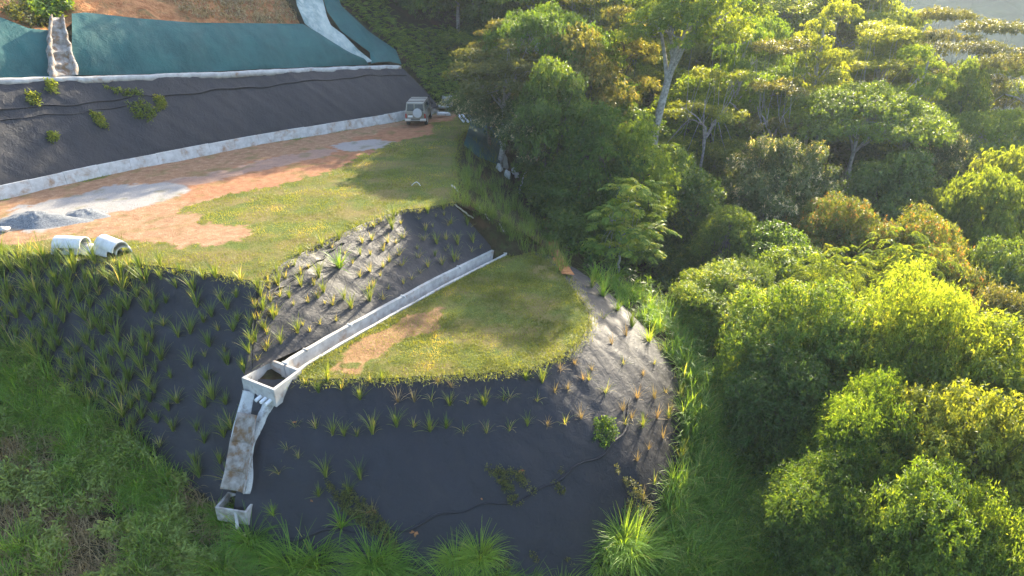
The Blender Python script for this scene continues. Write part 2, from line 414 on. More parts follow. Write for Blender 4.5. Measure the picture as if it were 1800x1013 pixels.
# ---- black sheets
def sheet(name, key, A, B, nu, nv, mat, label, **kw):
    V, F = ruled(key, A, B, nu, nv, **kw)
    o = obj(name, mesh_np(name, V, F, MAT[mat], smooth=True))
    return tag(o, label, 'geotextile' if mat == 'fabric' else 'netting')
def wob(pl, a=.12, s=.5, k=0, n=None):
    P = resample(pl, n or max(30, int(sum(np.linalg.norm(np.subtract(pl[i + 1], pl[i])) for i in range(len(pl) - 1)) / .2)))
    P = P.copy(); P[:, 0] += (fbm(P[:, 0] * 1.7, P[:, 1] * 1.7, s, k) - .5) * a; P[:, 1] += (fbm(P[:, 0] * 1.7, P[:, 1] * 1.7, s, k + 2) - .5) * a
    return P
lift = lambda pl, dz: [(p[0], p[1], p[2] + dz) for p in pl]
nF = (-.28, -.96)
F0 = FRONT[-1]
def onF(px, py): return onplane(px, py, (F0[0], F0[1], 0.), nF, -1.36)
LEFT_B = [onF(-420, 470), onF(-200, 545), onF(0, 630), onF(130, 712), onF(250, 812), onF(330, 862), onF(400, 905), onF(432, 950)]
CORNER_B = W(452, 655, ZB)
sheet('slope_sheet', 'left', wob(lift(FRONT, .03), .25), LEFT_B, 150, 60, 'fabric', 'black geotextile over the left slope, planted with many green grass clumps', bulge=.15, amp=.09, k=1)
# wedge that turns the corner between left slope and the slope over the lawn
CH_OUT = [W(868, 440, ZB + .15), W(790, 478, ZB + .15), W(690, 530, ZB + .15), W(600, 578, ZB + .15), W(540, 608, ZB + .15), W(470, 640, ZB + .15), W(430, 662, ZB + .15)]
sheet('slope_sheet', 'mid', wob(lift(SIDE[::-1], .03), .16, .8, k=2), CH_OUT, 110, 40, 'fabric', 'black geotextile between upper lawn edge and concrete channel', bulge=.05, amp=.07, ns=2.5, k=2)
# lower sheet wraps round the rounded nose
LOW_B = [(-11.0, 18.6, -10), (-6, 18.2, -10), (-1, 18.2, -10), (2.5, 19.4, -10), (5.0, 21.0, -10), (6.9, 22.7, -9.7), (7.9, 25.5, -9.0), (8.6, 28.2, -7.6), (8.0, 31.5, -6.2), (6.2, 34.2, -5.0), (3.6, 36.8, -4.0)]
LOW_A = [W(455, 668, ZB), W(490, 668, ZB)] + EDGE2
sheet('slope_sheet', 'low', wob(lift(LOW_A, .03), .3, k=3), smooth_pl(LOW_B, 2), 200, 80, 'fabric', 'black geotextile wrapping the rounded lower slope in front of the small lawn', bulge=.35, amp=.11, k=3)

# ---- slope right of the pad, earth with dry grass
RB = [(3.0, 37.6, -3.6), (3.5, 41, -5.0), (3.3, 46, -5.6), (3.5, 52, -5.6), (4.5, 60, -5)]
V, F = ruled('rslope', wob(lift(RIGHT, .02), .3, k=1), RB, 80, 40, bulge=.2, amp=.25, k=4)
tag(obj('side_bank', mesh_np('side_bank', V, F, MAT['hill'], smooth=True)), kind='structure')
V, F = ruled('rslope2', [SIDE[-1], (-2.6, 37.4, -.9), (-1.2, 37.6, -2.2), W(885, 440, ZB + .1)], [RIGHT[1], (-.9, 40., -2.0), (.8, 39.4, -3.0), (1.6, 37.6, ZB)], 30, 16, amp=.12, k=2)
tag(obj('corner_bank', mesh_np('corner_bank', V, F, MAT['hill'], smooth=True)), kind='structure')

# ---- cut slope behind the pad
nC = (-.754, .658); C0 = (-28.9, 37.4, .7)
def onC(px, py, off=0.0):
    return onplane(px, py, (C0[0] + nC[0] * off, C0[1] + nC[1] * off, C0[2]), nC, 1.2)
WALLTOP = [(p[0] + nC[0] * .25, p[1] + nC[1] * .25, .70) for p in WALL]
BENCH = [onC(-420, 168), onC(-150, 148), onC(0, 141), onC(180, 136), onC(350, 131), onC(500, 124), onC(620, 119), onC(703, 117)]
sheet('cut_slope_sheet', 'cut', BENCH, WALLTOP[:-1] + [onC(772, 190)], 220, 50, 'fabric', 'long black geotextile on the cut bank behind the low concrete wall', bulge=.12, amp=.14, ns=2.4, k=5)
GT = [onC(-420, 10, .9), onC(-100, 14, .9), onC(0, 30, .9), onC(50, 50, .9), onC(92, 54, .9)]
GB = [onC(-420, 166, .9), onC(-150, 146, .9), onC(0, 137, .9), onC(60, 136, .9), onC(96, 134, .9)]
sheet('slope_netting', 'net_a', GT, GB, 80, 30, 'net', 'green netting left of the stepped concrete chute', bulge=.2, amp=.15, k=1)
GT2 = [onC(126, 24, .9), onC(150, 22, .9), onC(240, 32, .9), onC(340, 40, .9), onC(450, 41, .9), onC(532, 42, .9), onC(560, 58, .9), onC(600, 84, .9), onC(625, 100, .9)]
GB2 = [onC(124, 133, .9), onC(180, 132, .9), onC(280, 130, .9), onC(350, 127, .9), onC(450, 122, .9), onC(520, 119, .9), onC(580, 117, .9), onC(622, 115, .9), onC(648, 114, .9)]
sheet('slope_netting', 'net_b', GT2, GB2, 160, 36, 'net', 'long green netting above the black sheet, right of the chute', bulge=.35, amp=.16, k=3)
# upper red bank
UT = [(-64, 48, 20), (-50, 66, 21), (-36, 72, 18), (-27, 74, 15.5)]
UB = [onC(-420, 14, 1.2), onC(0, 36, 1.2), onC(100, 62, 1.2), onC(140, 30, 1.2), onC(340, 46, 1.2), onC(535, 50, 1.2)]
V, F = ruled('redbank', UT, UB, 120, 60, bulge=.3, amp=.5, ns=2.2, k=2)
tag(obj('red_bank', mesh_np('red_bank', V, F, MAT['redsoil'], smooth=True)), kind='structure')
# bleached netting ridge and right hand netting
onR = lambda px, py, o=1.0: tuple(onC(px, py, o))
sheet('pale_netting', 'pale', [onR(515, -30), onR(522, 10), onR(536, 42), onR(575, 72), onR(610, 98), onR(630, 113)],
      [onR(560, -30, 1.1), onR(575, 30, 1.1), onR(582, 45, 1.1), onR(605, 62, 1.1), onR(630, 88, 1.1), onR(655, 108, 1.0)], 60, 14, 'net_pale', 'sun-bleached pale netting folded down the ridge of the bank', bulge=.02, amp=.14, ns=.5, k=6)
sheet('slope_netting', 'net_c', [onR(560, -30, 1.3), onR(575, 20, 1.3), onR(600, 55, 1.3), onR(650, 92, 1.2), onR(652, 112, 1.0)],
      [onR(585, -30, 2.2), onR(600, 10, 2.2), onR(648, 55, 2.0), onR(696, 88, 1.6), onR(706, 114, 1.1)], 50, 16, 'net', 'narrow green netting beyond the bleached ridge, beside the ferns', bulge=.3, amp=.2, ns=1.2, k=4)

# ------------------------------------------------------------------ terrain (heights from surveyed points)
ctrl = []
for key, dz, st in (('left', -.5, 12), ('low', -.5, 14), ('cut', -1.7, 18), ('redbank', -.6, 16), ('rslope', -.25, 12), ('mid', -1.4, 14), ('net_b', -.8, 18), ('net_a', -.8, 16)):
    P = GRID[key][::max(1, GRID[key].shape[0] // 4), ::st].reshape(-1, 3); ctrl += [(a, b, c + dz) for a, b, c in P]
for key, dz in (('left', .02), ('low', .02)):
    ctrl += [(a, b, c + dz) for a, b, c in GRID[key][-1, ::8]]
ctrl += [(x, y, -1.6) for x, y in ((-20, 36), (-12, 36), (-8, 46), (-14, 44), (-24, 36), (-8, 54), (-7, 40), (-5, 58))]
ctrl += [(-3, 30, ZB - 1.3), (1, 31, ZB - 1.3), (0, 34, ZB - 1.3), (-5, 26.5, ZB - 1.3), (0, 28, ZB - 1.5), (1, 26.5, ZB - 1.5), (-13, 30, -2), (-18, 32, -2), (-13, 33, -2), (-16, 40, -2)]
ctrl += [(-18.5, 18.3, -8), (-10.8, 17.8, -9.8), (-26, 22, -5.5), (-34, 20, -5), (-6, 16.5, -10.6), (0, 16.4, -10.8), (4, 17.5, -10.9), (8, 19.5, -10.9),
         (10, 23, -10.4), (11, 28, -9.3), (11.5, 32, -8.2), (9, 36, -6.6), (6.5, 39, -5.6), (5.5, 44, -6.2), (8, 50, -7.5), (13, 42, -9.5), (14, 36, -11), (15, 28, -12.5), (15, 20, -13),
         (20, 24, -14), (28, 24, -16), (25, 34, -14.5), (22, 44, -13), (20, 54, -12.5), (32, 48, -14), (36, 60, -13), (24, 66, -11), (12, 60, -8.5), (6, 66, -3), (14, 74, -6), (28, 78, -9),
         (44, 72, -12), (55, 60, -20), (50, 40, -22), (60, 90, -18), (70, 70, -30), (45, 95, -10), (25, 95, -4), (5, 80, 2), (-2, 72, 2.5), (-8, 70, 3.6), (-5, 95, 8), (-20, 85, 14), (-14, 76, 8.5), (10, 115, 2), (-20, 115, 20), (40, 130, -14), (80, 130, -34), (100, 80, -44), (75, 30, -34), (100, 20, -50),
         (-3, 64, .3), (0, 60, -1.8), (2, 67, -.3), (-30, 80, 19), (-60, 80, 30), (-60, 50, 24), (-70, 110, 36), (-60, 20, -2), (-45, 10, -9), (0, 0, -16), (-30, 0, -13), (30, 0, -20), (60, 0, -30), (0, -20, -24), (-60, -20, -20), (60, -30, -44)]
ctrl = np.array(ctrl)
_d = np.linalg.norm(ctrl[:, None, :2] - ctrl[None, :, :2], axis=2) + np.eye(len(ctrl)) * .02
_n = len(ctrl); _A = np.zeros((_n + 3, _n + 3)); _A[:_n, :_n] = _d; _A[:_n, _n:] = np.c_[np.ones(_n), ctrl[:, :2]]; _A[_n:, :_n] = _A[:_n, _n:].T
_w = np.linalg.lstsq(_A, np.r_[ctrl[:, 2], 0, 0, 0], rcond=1e-8)[0]
def H0(x, y):
    x = np.atleast_1d(np.asarray(x, float)); y = np.atleast_1d(np.asarray(y, float)); out = np.empty(x.size)
    xf, yf = x.ravel(), y.ravel()
    for i in range(0, x.size, 4000):
        xs = xf[i:i + 4000]; ys = yf[i:i + 4000]
        d = np.hypot(xs[:, None] - ctrl[:, 0], ys[:, None] - ctrl[:, 1])
        out[i:i + 4000] = d @ _w[:_n] + _w[_n] + _w[_n + 1] * xs + _w[_n + 2] * ys
    return out.reshape(x.shape)
xs = np.r_[-75:-30:1.5, -30:35:.5, 35:112:1.5]; ys = np.r_[-30:14:2.0, 14:70:.5, 70:135:1.5]
X, Y = np.meshgrid(xs, ys); Z = H0(X, Y)
edgew = np.clip((np.hypot((X - 20) / 1.3, Y - 50) - 66) / 40, 0, 1)
Z = Z + (fbm(X, Y, 3, 2) - .5) * .25 - edgew ** 2 * 30
nu, nv = X.shape[1], X.shape[0]
Vt = np.stack([X, Y, Z], -1).reshape(-1, 3)
i = np.arange((nv - 1) * nu).reshape(nv - 1, nu)[:, :-1].ravel(); Ft = np.stack([i, i + 1, i + nu + 1, i + nu], 1)
BV['terrain'] = bvh_of(Vt, Ft)
tag(obj('hillside', mesh_np('hillside', Vt, Ft, MAT['hill'], smooth=True)), kind='structure')
def H(x, y):
    r = drop(x, y, ['terrain']); return r if r is not None else float(H0(x, y)[0])
# far valley and mountains, one sheet to the horizon
ang = np.linspace(0, 2 * np.pi, 241); rr = np.r_[40:100:10, 100:760:14, 760:900:40]
A2, R2 = np.meshgrid(ang, rr); X = R2 * np.sin(A2) + 15; Y = R2 * np.cos(A2) + 50
mt = np.clip((R2 - 200) / 440, 0, 1); mt = mt * mt * (3 - 2 * mt)
ridge = fbm(X, Y, 120, 3, 5)
Z = -75 - 10 * np.clip((R2 - 60) / 100, 0, 1) + mt * (125 + 90 * ridge) + (fbm(X, Y, 40, 1) - .5) * 16 * np.clip(R2 / 200, 0, 1)
Z -= 40 * np.clip((90 - R2) / 40, 0, 1)
nu, nv = X.shape[1], X.shape[0]
Vf = np.stack([X, Y, Z], -1).reshape(-1, 3)
i = np.arange((nv - 1) * nu).reshape(nv - 1, nu)[:, :-1].ravel(); Ff = np.stack([i, i + 1, i + nu + 1, i + nu], 1)
tag(obj('far_mountains', mesh_np('far_mountains', Vf, Ff, MAT['far'], smooth=True)), kind='structure')
# ------------------------------------------------------------------ foliage builders
def nrm(a): return a / (np.linalg.norm(a, axis=-1, keepdims=True) + 1e-9)
ZUP = np.array([0, 0, 1.0])
def leaves_mesh(B, D, N, L, Wd, droop=.15):
    """kite shaped leaves: base B, direction D, face normal N"""
    B = B.reshape(-1, 3); D = nrm(D.reshape(-1, 3)); N = N.reshape(-1, 3); L = L.reshape(-1, 1); Wd = Wd.reshape(-1, 1)
    S = nrm(np.cross(D, N)); N = np.cross(S, D); N *= np.sign(N[:, 2:3] + 1e-9)
    mid = B + D * L * .42 + N * L * .05
    a = mid + S * Wd * .5 - N * Wd * .12; b = mid - S * Wd * .5 - N * Wd * .12
    tip = B + D * L - N * L * droop
    V = np.stack([B, a, tip, b], 1).reshape(-1, 3)
    F = np.arange(len(V)).reshape(-1, 4)
    return V, F
def sprays(P, D, kind, size, L, Wd, K, r, droop=.3):
    """leafy sprays at P pointing along D; returns leaf arrays + spray index"""
    n = len(P); D = nrm(D)
    e1 = nrm(np.cross(D, ZUP + r.normal(0, .05, (n, 3)))); e2 = np.cross(D, e1)
    j = np.arange(K)[None, :]
    if kind == 'whorl':
        ph = 2 * np.pi * j / K * 1.618 + r.uniform(0, 6.28, (n, 1)) + r.normal(0, .3, (n, K))
        lat = e1[:, None] * np.cos(ph)[..., None] + e2[:, None] * np.sin(ph)[..., None]
        fw = r.uniform(.1, .9, (n, K, 1))
        LD = nrm(D[:, None] * fw + lat * .85 - ZUP * droop)
        base = P[:, None] + D[:, None] * size * r.uniform(0, 1, (n, K, 1)) + lat * .02
        N = nrm(D[:, None] * .7 + ZUP * .8 + r.normal(0, .25, (n, K, 3)))
    elif kind == 'pinnate':
        t = ((j // 2 + 1) / (K / 2))[..., None] * np.ones((n, 1, 1)); sd = np.where(j % 2 == 0, 1, -1)[..., None]
        dh = nrm(D * [1, 1, .5]); side = nrm(np.cross(dh, ZUP))
        base = P[:, None] + dh[:, None] * size * t - ZUP * droop * size * t ** 2
        LD = nrm(side[:, None] * sd * .95 + dh[:, None] * .35 - ZUP * .35 + r.normal(0, .08, (n, K, 3)))
        N = nrm(ZUP + dh[:, None] * .2 + r.normal(0, .12, (n, K, 3)))
        L = L * (1 - .45 * np.abs(t[..., 0] - .45))
    else:   # hanging long leaves
        base = P[:, None] + D[:, None] * size * r.uniform(0, 1, (n, K, 1)) + r.normal(0, .05, (n, K, 3))
        LD = nrm(D[:, None] * .45 + r.normal(0, .38, (n, K, 3)) - ZUP * (droop + .5))
        N = nrm(D[:, None] + r.normal(0, .5, (n, K, 3)))
    Ls = L * r.uniform(.65, 1.25, (n, K)); Ws = Wd * r.uniform(.75, 1.2, (n, K))
    return base * np.ones((n, K, 1)), LD, N, Ls, Ws
def tube_np(pts, rads, n=7):
    pts = np.asarray(pts, float); m = len(pts)
    d = nrm(np.gradient(pts, axis=0)); a = np.array([.13, .97, .2]); e1 = nrm(np.cross(d, a)); e2 = np.cross(d, e1)
    ph = np.linspace(0, 2 * np.pi, n, endpoint=False)
    V = pts[:, None] + (e1[:, None] * np.cos(ph)[None, :, None] + e2[:, None] * np.sin(ph)[None, :, None]) * np.asarray(rads)[:, None, None]
    i = np.arange(m - 1)[:, None] * n; k = np.arange(n)[None]
    F = np.stack([i + k, i + (k + 1) % n, i + n + (k + 1) % n, i + n + k], -1).reshape(-1, 4)
    return V.reshape(-1, 3), F
class Tubes:
    def __init__(s): s.V = []; s.F = []; s.n = 0
    def add(s, pts, rads, n=7):
        V, F = tube_np(pts, rads, n); s.V.append(V); s.F.append(F + s.n); s.n += len(V)
    def mesh(s, name, mat): return mesh_np(name, np.concatenate(s.V), np.concatenate(s.F), mat, smooth=True)
def bez(a, b, up=.3, n=7, r=None, wob=.0):
    a = np.array(a, float); b = np.array(b, float); t = np.linspace(0, 1, n)[:, None]
    c = a * .45 + b * .55; c = np.array([c[0], c[1], c[2]]) + np.array([0, 0, up * np.linalg.norm(b - a)])
    P = a * (1 - t) ** 2 + 2 * c * t * (1 - t) + b * t ** 2
    if wob and r is not None: P[1:-1] += r.normal(0, wob, (n - 2, 3))
    return P
ARCH = {}
def archetype(key, h, Rc, z0, nclump, cr, kind='whorl', size=.25, L=.26, Wd=.11, K=7, nspray=3500, lobes=.22, flat=.65, shape='dome',
              mat='lf_mid', bark='bark', tr=.22, lean=(0, 0), nlimb=5, seed=1, young=.12, droop=.3, inner=.2, gap=.8, tint0=.15, tintr=.5, sym=1.0):
    r = np.random.default_rng(seed)
    C = []; tries = 0
    while len(C) < nclump and tries < 9000:
        tries += 1
        d = nrm(r.normal(0, 1, 3)); rad = r.uniform(.25, 1) ** .5
        if shape == 'dome':
            if d[2] < -.5: continue
            c = np.array([d[0] * Rc * rad * .8, d[1] * Rc * rad * .8, z0 + (h - z0) * (.42 + .46 * d[2] * rad)])
        elif shape == 'column':
            zz = r.uniform(0, 1); rr_ = Rc * (.85 - .35 * abs(zz - .35) * 1.6 - .25 * zz ** 2) * rad
            a = r.uniform(0, 6.28); c = np.array([math.cos(a) * rr_, math.sin(a) * rr_, z0 + (h - z0) * (.06 + .86 * zz)])
        elif shape == 'flat':
            a = r.uniform(0, 6.28); rr_ = Rc * .88 * r.uniform(0, 1) ** .55
            c = np.array([math.cos(a) * rr_, math.sin(a) * rr_, h - (h - z0) * (.12 + .75 * (rr_ / Rc) ** 2.2) - r.uniform(0, .12) * (h - z0)])
        elif shape == 'tiers':
            a = r.uniform(0, 6.28); tz = r.integers(0, 4) / 3; rr_ = Rc * (.95 - .45 * tz) * r.uniform(.05, 1) ** .5
            c = np.array([math.cos(a) * rr_, math.sin(a) * rr_, z0 + (h - z0) * (.08 + .8 * tz) + r.normal(0, .15)])
        if shape in ('dome', 'column'):
            az_ = math.atan2(c[1], c[0]); lf = 1 + lobes * math.sin(az_ * 2 + seed + c[2] * .7) + lobes * .7 * math.sin(az_ * 5 + seed * 2 - c[2] * 1.1); c[0] *= lf; c[1] *= lf
        c[0] += lean[0] * (c[2] / h); c[1] += lean[1] * (c[2] / h)
        s = cr * r.uniform(.5, 1.4)
        if all(np.linalg.norm((c - q[0]) * [1, 1, 1.3]) > gap * (s + q[1]) * .62 for q in C): C.append((c, s))
    tot = sum(s ** 2 for _, s in C)
    LV = []; LF = []; T = []; n0 = 0
    P = []; D = []; CT = []
    for ci, (c, s) in enumerate(C):
        m = max(6, int(nspray * s ** 2 / tot)); sx_ = r.uniform(.8, 1.25)
        d = r.normal(0, 1, (m, 3)); d[:, 2] = np.where(d[:, 2] < -.3, -d[:, 2] * .8, d[:, 2]); d = nrm(d)
        rad = np.where(r.random(m) < inner, r.uniform(.2, .7, m), r.uniform(.72, 1.12, m) + r.exponential(.09, m) + .16 * np.sin(d[:, 0] * 5 + ci) * np.cos(d[:, 1] * 4))[:, None]
        P.append(c + d * np.array([s * sx_, s / sx_, s * flat]) * rad); D.append(nrm(d * [1, 1, .6] + [0, 0, .22] + r.normal(0, .25, (m, 3))))
        CT.append(np.full(m, r.uniform(-.12, .12)))
    P = np.concatenate(P); D = np.concatenate(D); CT = np.concatenate(CT)
    b, ld, N, Ls, Ws = sprays(P, D, kind, size, L, Wd, K, r, droop)
    V, F = leaves_mesh(b, ld, N, Ls, Ws)
    yg = (r.random(len(P)) < young) * (D[:, 2] > .15) * .45
    tint = np.clip((tint0 + CT + yg)[:, None] + r.uniform(0, tintr, (len(P), K)), 0, 1).ravel()
    crown = mesh_np('crown_' + key, V, F, MAT[mat], tint)
    # skeleton
    tb = Tubes()
    cc = np.array([c for c, _ in C]); tops = cc.mean(0)
    zf = z0 + (h - z0) * (.25 if shape != 'column' else .8)
    fork = np.array([lean[0] * zf / h, lean[1] * zf / h, zf])
    nt_ = 10; tt = np.linspace(0, 1, nt_)
    tp = np.stack([fork[0] * tt ** 1.3, fork[1] * tt ** 1.3, fork[2] * tt], 1); tp[1:-1, :2] += r.normal(0, .07, (nt_ - 2, 2)); tp[0, 2] = -1.2
    tb.add(tp, tr * (1.25 - .6 * tt), 9)
    az = np.arctan2(cc[:, 1] - tops[1], cc[:, 0] - tops[0]); lim = ((az + np.pi) / (2 * np.pi) * nlimb).astype(int) % nlimb
    for l in range(nlimb):
        ids = np.where(lim == l)[0]
        if len(ids) == 0: continue
        k0 = r.integers(5, nt_ - 1) if shape == 'column' else r.integers(nt_ - 3, nt_)
        st_ = tp[k0]; en = cc[ids].mean(0) * .8 + fork * .2; en[2] = max(en[2], st_[2] + .3)
        lb = bez(st_, en, .12, 7, r, .06); tb.add(lb, np.linspace(tr * .5, tr * .22, 7), 6)
        for i_ in ids:
            q = lb[r.integers(3, 7)]; tb.add(bez(q, cc[i_] + [0, 0, -C[i_][1] * flat * .2], .05, 5, r, .05), np.linspace(tr * .2, tr * .06, 5), 5)
            for q_ in range(3):
                e = cc[i_] + nrm(r.normal(0, 1, 3)) * C[i_][1] * [1.0, 1.0, .8] * (1.35 if q_ == 2 else .85)
                tb.add(bez(cc[i_] - [0, 0, C[i_][1] * flat * .2], e, .05, 4), np.linspace(tr * .07, tr * .025, 4), 4)
    ARCH[key] = dict(h=h, crown=crown, trunk=tb.mesh('trunk_' + key, MAT[bark]), R=Rc)

archetype('round', 10, 4.5, 2.6, 62, .98, inner=.1, nspray=4300, seed=2, mat='lf_mid', L=.27, Wd=.12, droop=.35)
archetype('round_b', 10, 4.8, 3.0, 56, 1.02, inner=.1, nspray=3900, seed=21, mat='lf_mid', kind='hang', K=8, L=.30, Wd=.11, droop=.3, flat=.7)
archetype('column', 12, 4.3, 1.2, 84, .95, inner=.1, nspray=5400, seed=3, shape='column', mat='lf_dark', kind='hang', K=8, L=.27, Wd=.10, droop=.2, flat=.8)
archetype('bloom', 11, 5.3, 3.0, 80, .95, inner=.1, nspray=6200, seed=4, mat='lf_flower', L=.24, Wd=.10, young=.32, tint0=.1, tintr=.4)
archetype('umbrella', 12, 7.2, 8.2, 74, .98, inner=.08, nspray=5800, seed=5, shape='flat', mat='lf_mid', L=.20, Wd=.09, K=9, flat=.5, tr=.2, nlimb=7, bark='bark_pale')
archetype('feather', 14, 6.0, 7.0, 30, 1.3, nspray=3600, seed=6, shape='tiers', mat='lf_yellow', L=.19, Wd=.085, K=10, flat=.33, tr=.15, nlimb=6, bark='bark_pale', gap=.95, inner=.1)
archetype('feather_b', 14, 5.2, 8.0, 20, 1.35, nspray=2600, seed=61, shape='tiers', mat='lf_olive', L=.19, Wd=.085, K=10, flat=.3, tr=.13, nlimb=5, bark='bark_pale', gap=1.0, inner=.1, lean=(1.2, 0))
archetype('tall', 20, 5.6, 9.0, 56, 1.05, inner=.08, nspray=4300, seed=7, shape='dome', mat='lf_mid', kind='hang', K=8, L=.27, Wd=.11, tr=.3, bark='bark_pale', nlimb=6, lean=(1.0, .3), flat=.7)
archetype('sapling', 5.6, 2.0, 1.8, 20, .75, nspray=300, seed=8, shape='tiers', mat='lf_bright', kind='pinnate', size=.75, K=18, L=.34, Wd=.12, droop=.3, flat=.35, tr=.08, nlimb=5, young=.3, tint0=.4, inner=.1, bark='bark_pale')
archetype('frond', 6.5, 2.9, 2.2, 24, .9, nspray=620, seed=9, shape='dome', mat='lf_yellow', kind='pinnate', size=.8, K=20, L=.27, Wd=.085, droop=.6, flat=.6, tr=.1, nlimb=6, young=.25)
archetype('fine', 9.5, 4.6, 1.6, 84, .85, inner=.1, nspray=11500, seed=10, mat='lf_bright', kind='hang', K=8, L=.165, Wd=.055, droop=.0, flat=.85, tr=.16, size=.35, young=.2)
archetype('broad', 9, 4.8, 2.0, 76, .92, inner=.1, nspray=9800, seed=12, mat='lf_bright', K=8, L=.18, Wd=.08, droop=.3, flat=.7, young=.25, tr=.2)
archetype('broad_b', 8, 4.2, 1.4, 66, .85, inner=.1, nspray=8600, seed=13, mat='lf_dark', K=8, L=.175, Wd=.07, droop=.2, flat=.75, young=.1, tr=.17)
archetype('bush', 3.2, 1.9, .2, 14, .8, nspray=1100, seed=14, mat='lf_dark', K=7, L=.24, Wd=.10, tr=.06, nlimb=5)
archetype('bush_b', 2.6, 1.7, .1, 12, .7, nspray=420, seed=15, mat='lf_mid', kind='pinnate', size=.5, K=14, L=.2, Wd=.07, tr=.05, nlimb=5, droop=.5)

archetype('slender', 17, 2.8, 10.5, 16, 1.05, nspray=1800, seed=16, shape='dome', mat='lf_mid', kind='hang', K=8, L=.24, Wd=.1, tr=.16, bark='bark_pale', nlimb=4, flat=.6, lean=(.6, .2), gap=.9)
archetype('leaner', 22, 5.4, 14.0, 44, 1.05, inner=.08, nspray=3600, seed=71, shape='dome', mat='lf_mid', kind='hang', K=8, L=.26, Wd=.11, tr=.34, bark='bark_pale', nlimb=5, flat=.6, lean=(2.6, .2), gap=.9)
archetype('airy', 18, 4.6, 6.5, 30, .78, inner=.05, nspray=2000, seed=33, shape='tiers', mat='lf_yellow', kind='whorl', K=9, L=.22, Wd=.09, tr=.15, bark='bark_pale', nlimb=7, flat=.45, gap=1.5, lean=(.5, .3))
archetype('airy_b', 16, 3.8, 6.0, 26, .85, inner=.05, nspray=2000, seed=37, shape='column', mat='lf_mid', kind='hang', K=8, L=.24, Wd=.09, tr=.14, bark='bark_pale', nlimb=6, flat=.5, gap=1.35, lean=(-.6, .2))
def tree(name, label, cat, arch, x, y, h, rz=None, wf=1.0, mat=None, group=None, tilt=(0, 0), bark=None, z=None):
    A = ARCH[arch]; s = h / A['h']; zz = H(x, y) if z is None else z
    e = empty(name, (x, y, zz), 0, (s * wf, s * wf, s)); e.rotation_euler = (tilt[0], tilt[1], random.uniform(0, 6.28) if rz is None else rz)
    tag(e, label, cat, group)
    for part, key, m in (('trunk', 'trunk', bark), ('crown', 'crown', mat)):
        o = obj(part, A[key], e)
        if m:
            o.material_slots[0].link = 'OBJECT'; o.material_slots[0].material = MAT[m]
    return e
def tree_px(label, arch, px, py, t, wf=1.0, mat=None, cat='tree', name='tree', rz=None, tilt=(0, 0), bark=None, group=None):
    """crown top on the sight line (px,py), t metres out; the foot stands on the ground below it"""
    d = ray(px, py) * t; x, y, zt = d[0], d[1], CAM_Z + d[2]
    h = max(zt - H(x, y), 1.5)
    wf = (wf / 2 / FPX * t) / (ARCH[arch]['R'] * h / ARCH[arch]['h'])
    return tree(name, label, cat, arch, x, y, h, rz, min(max(wf, .6), 2.0), mat, group, tilt, bark)

# ------------------------------------------------------------------ grasses
def blades(P, az, L, lean, curve, wd, S=4, r=rng, up=None):
    n = len(P); t = np.linspace(0, 1, S + 1)
    ang = lean[:, None] + curve[:, None] * t[None] ** 1.6
    ang = np.minimum(ang, 2.7)
    seg = (L / S)[:, None]
    dx = np.sin(ang) * seg; dz = np.cos(ang) * seg
    hx = np.c_[np.zeros(n), np.cumsum(dx[:, 1:], 1)]; hz = np.c_[np.zeros(n), np.cumsum(dz[:, 1:], 1)]
    dirh = np.stack([np.cos(az), np.sin(az), 0 * az], 1); side = np.stack([-np.sin(az), np.cos(az), 0 * az], 1)
    c = P[:, None] + dirh[:, None] * hx[..., None] + ZUP * hz[..., None]
    ww = (wd[:, None] * np.array([.7] + [1 - .85 * (q ** 1.8) for q in t[1:]])[None])[..., None] * .5
    a = c + side[:, None] * ww; b = c - side[:, None] * ww
    V = np.stack([a, b], 2).reshape(-1, 3)
    k = np.arange(n)[:, None] * (S + 1) * 2 + np.arange(S)[None] * 2
    F = np.stack([k, k + 1, k + 3, k + 2], -1).reshape(-1, 4)
    return V, F, np.repeat(np.arange(n), S)
def tuft(key, n, L, spread, lean, curve, wd, mat, seed, dry=.2, base=.05, tint=(.2, .5)):
    r = np.random.default_rng(seed)
    az = r.uniform(0, 6.28, n); P = np.stack([np.cos(az) * r.uniform(0, base, n), np.sin(az) * r.uniform(0, base, n), np.full(n, -.05)], 1)
    Ls = L * r.uniform(.45, 1.1, n); ln = np.abs(r.normal(0, lean, n)); cv = curve * r.uniform(.3, 1.3, n)
    if not key.startswith('big'): wd = wd * .95
    V, F, ix = blades(P, az, Ls, ln, cv, wd * r.uniform(.7, 1.2, n), 5)
    tn = np.clip(r.uniform(tint[0], tint[0] + tint[1], n) + (r.random(n) < dry) * .5, 0, 1)
    ARCH[key] = mesh_np(key, V, F, MAT[mat], tn[ix])
tuft('vet_a', 46, .85, .1, .30, .5, .028, 'vetiver', 1, .12)
tuft('vet_b', 34, .95, .1, .22, .9, .028, 'vetiver', 2, .15)
tuft('vet_c', 26, .6, .1, .35, .7, .026, 'vetiver', 3, .3)
tuft('vet_d', 60, 1.0, .1, .42, .8, .028, 'vetiver', 4, .1)
tuft('vet_e', 18, .7, .1, .5, 1.1, .024, 'vetiver', 5, .5)
tuft('dry_a', 30, .55, .1, .75, .9, .026, 'straw', 6, .2)
tuft('dry_b', 22, .8, .1, .4, .7, .024, 'straw', 7, .2)
tuft('big_a', 420, 1.8, .34, .48, 1.7, .027, 'tall', 8, .04, .38)
tuft('big_b', 300, 1.5, .3, .55, 1.8, .026, 'tall', 9, .04, .32)
tuft('bright', 60, 1.0, .1, .5, .9, .034, 'tall', 10, .0, .08, (.5, .4))
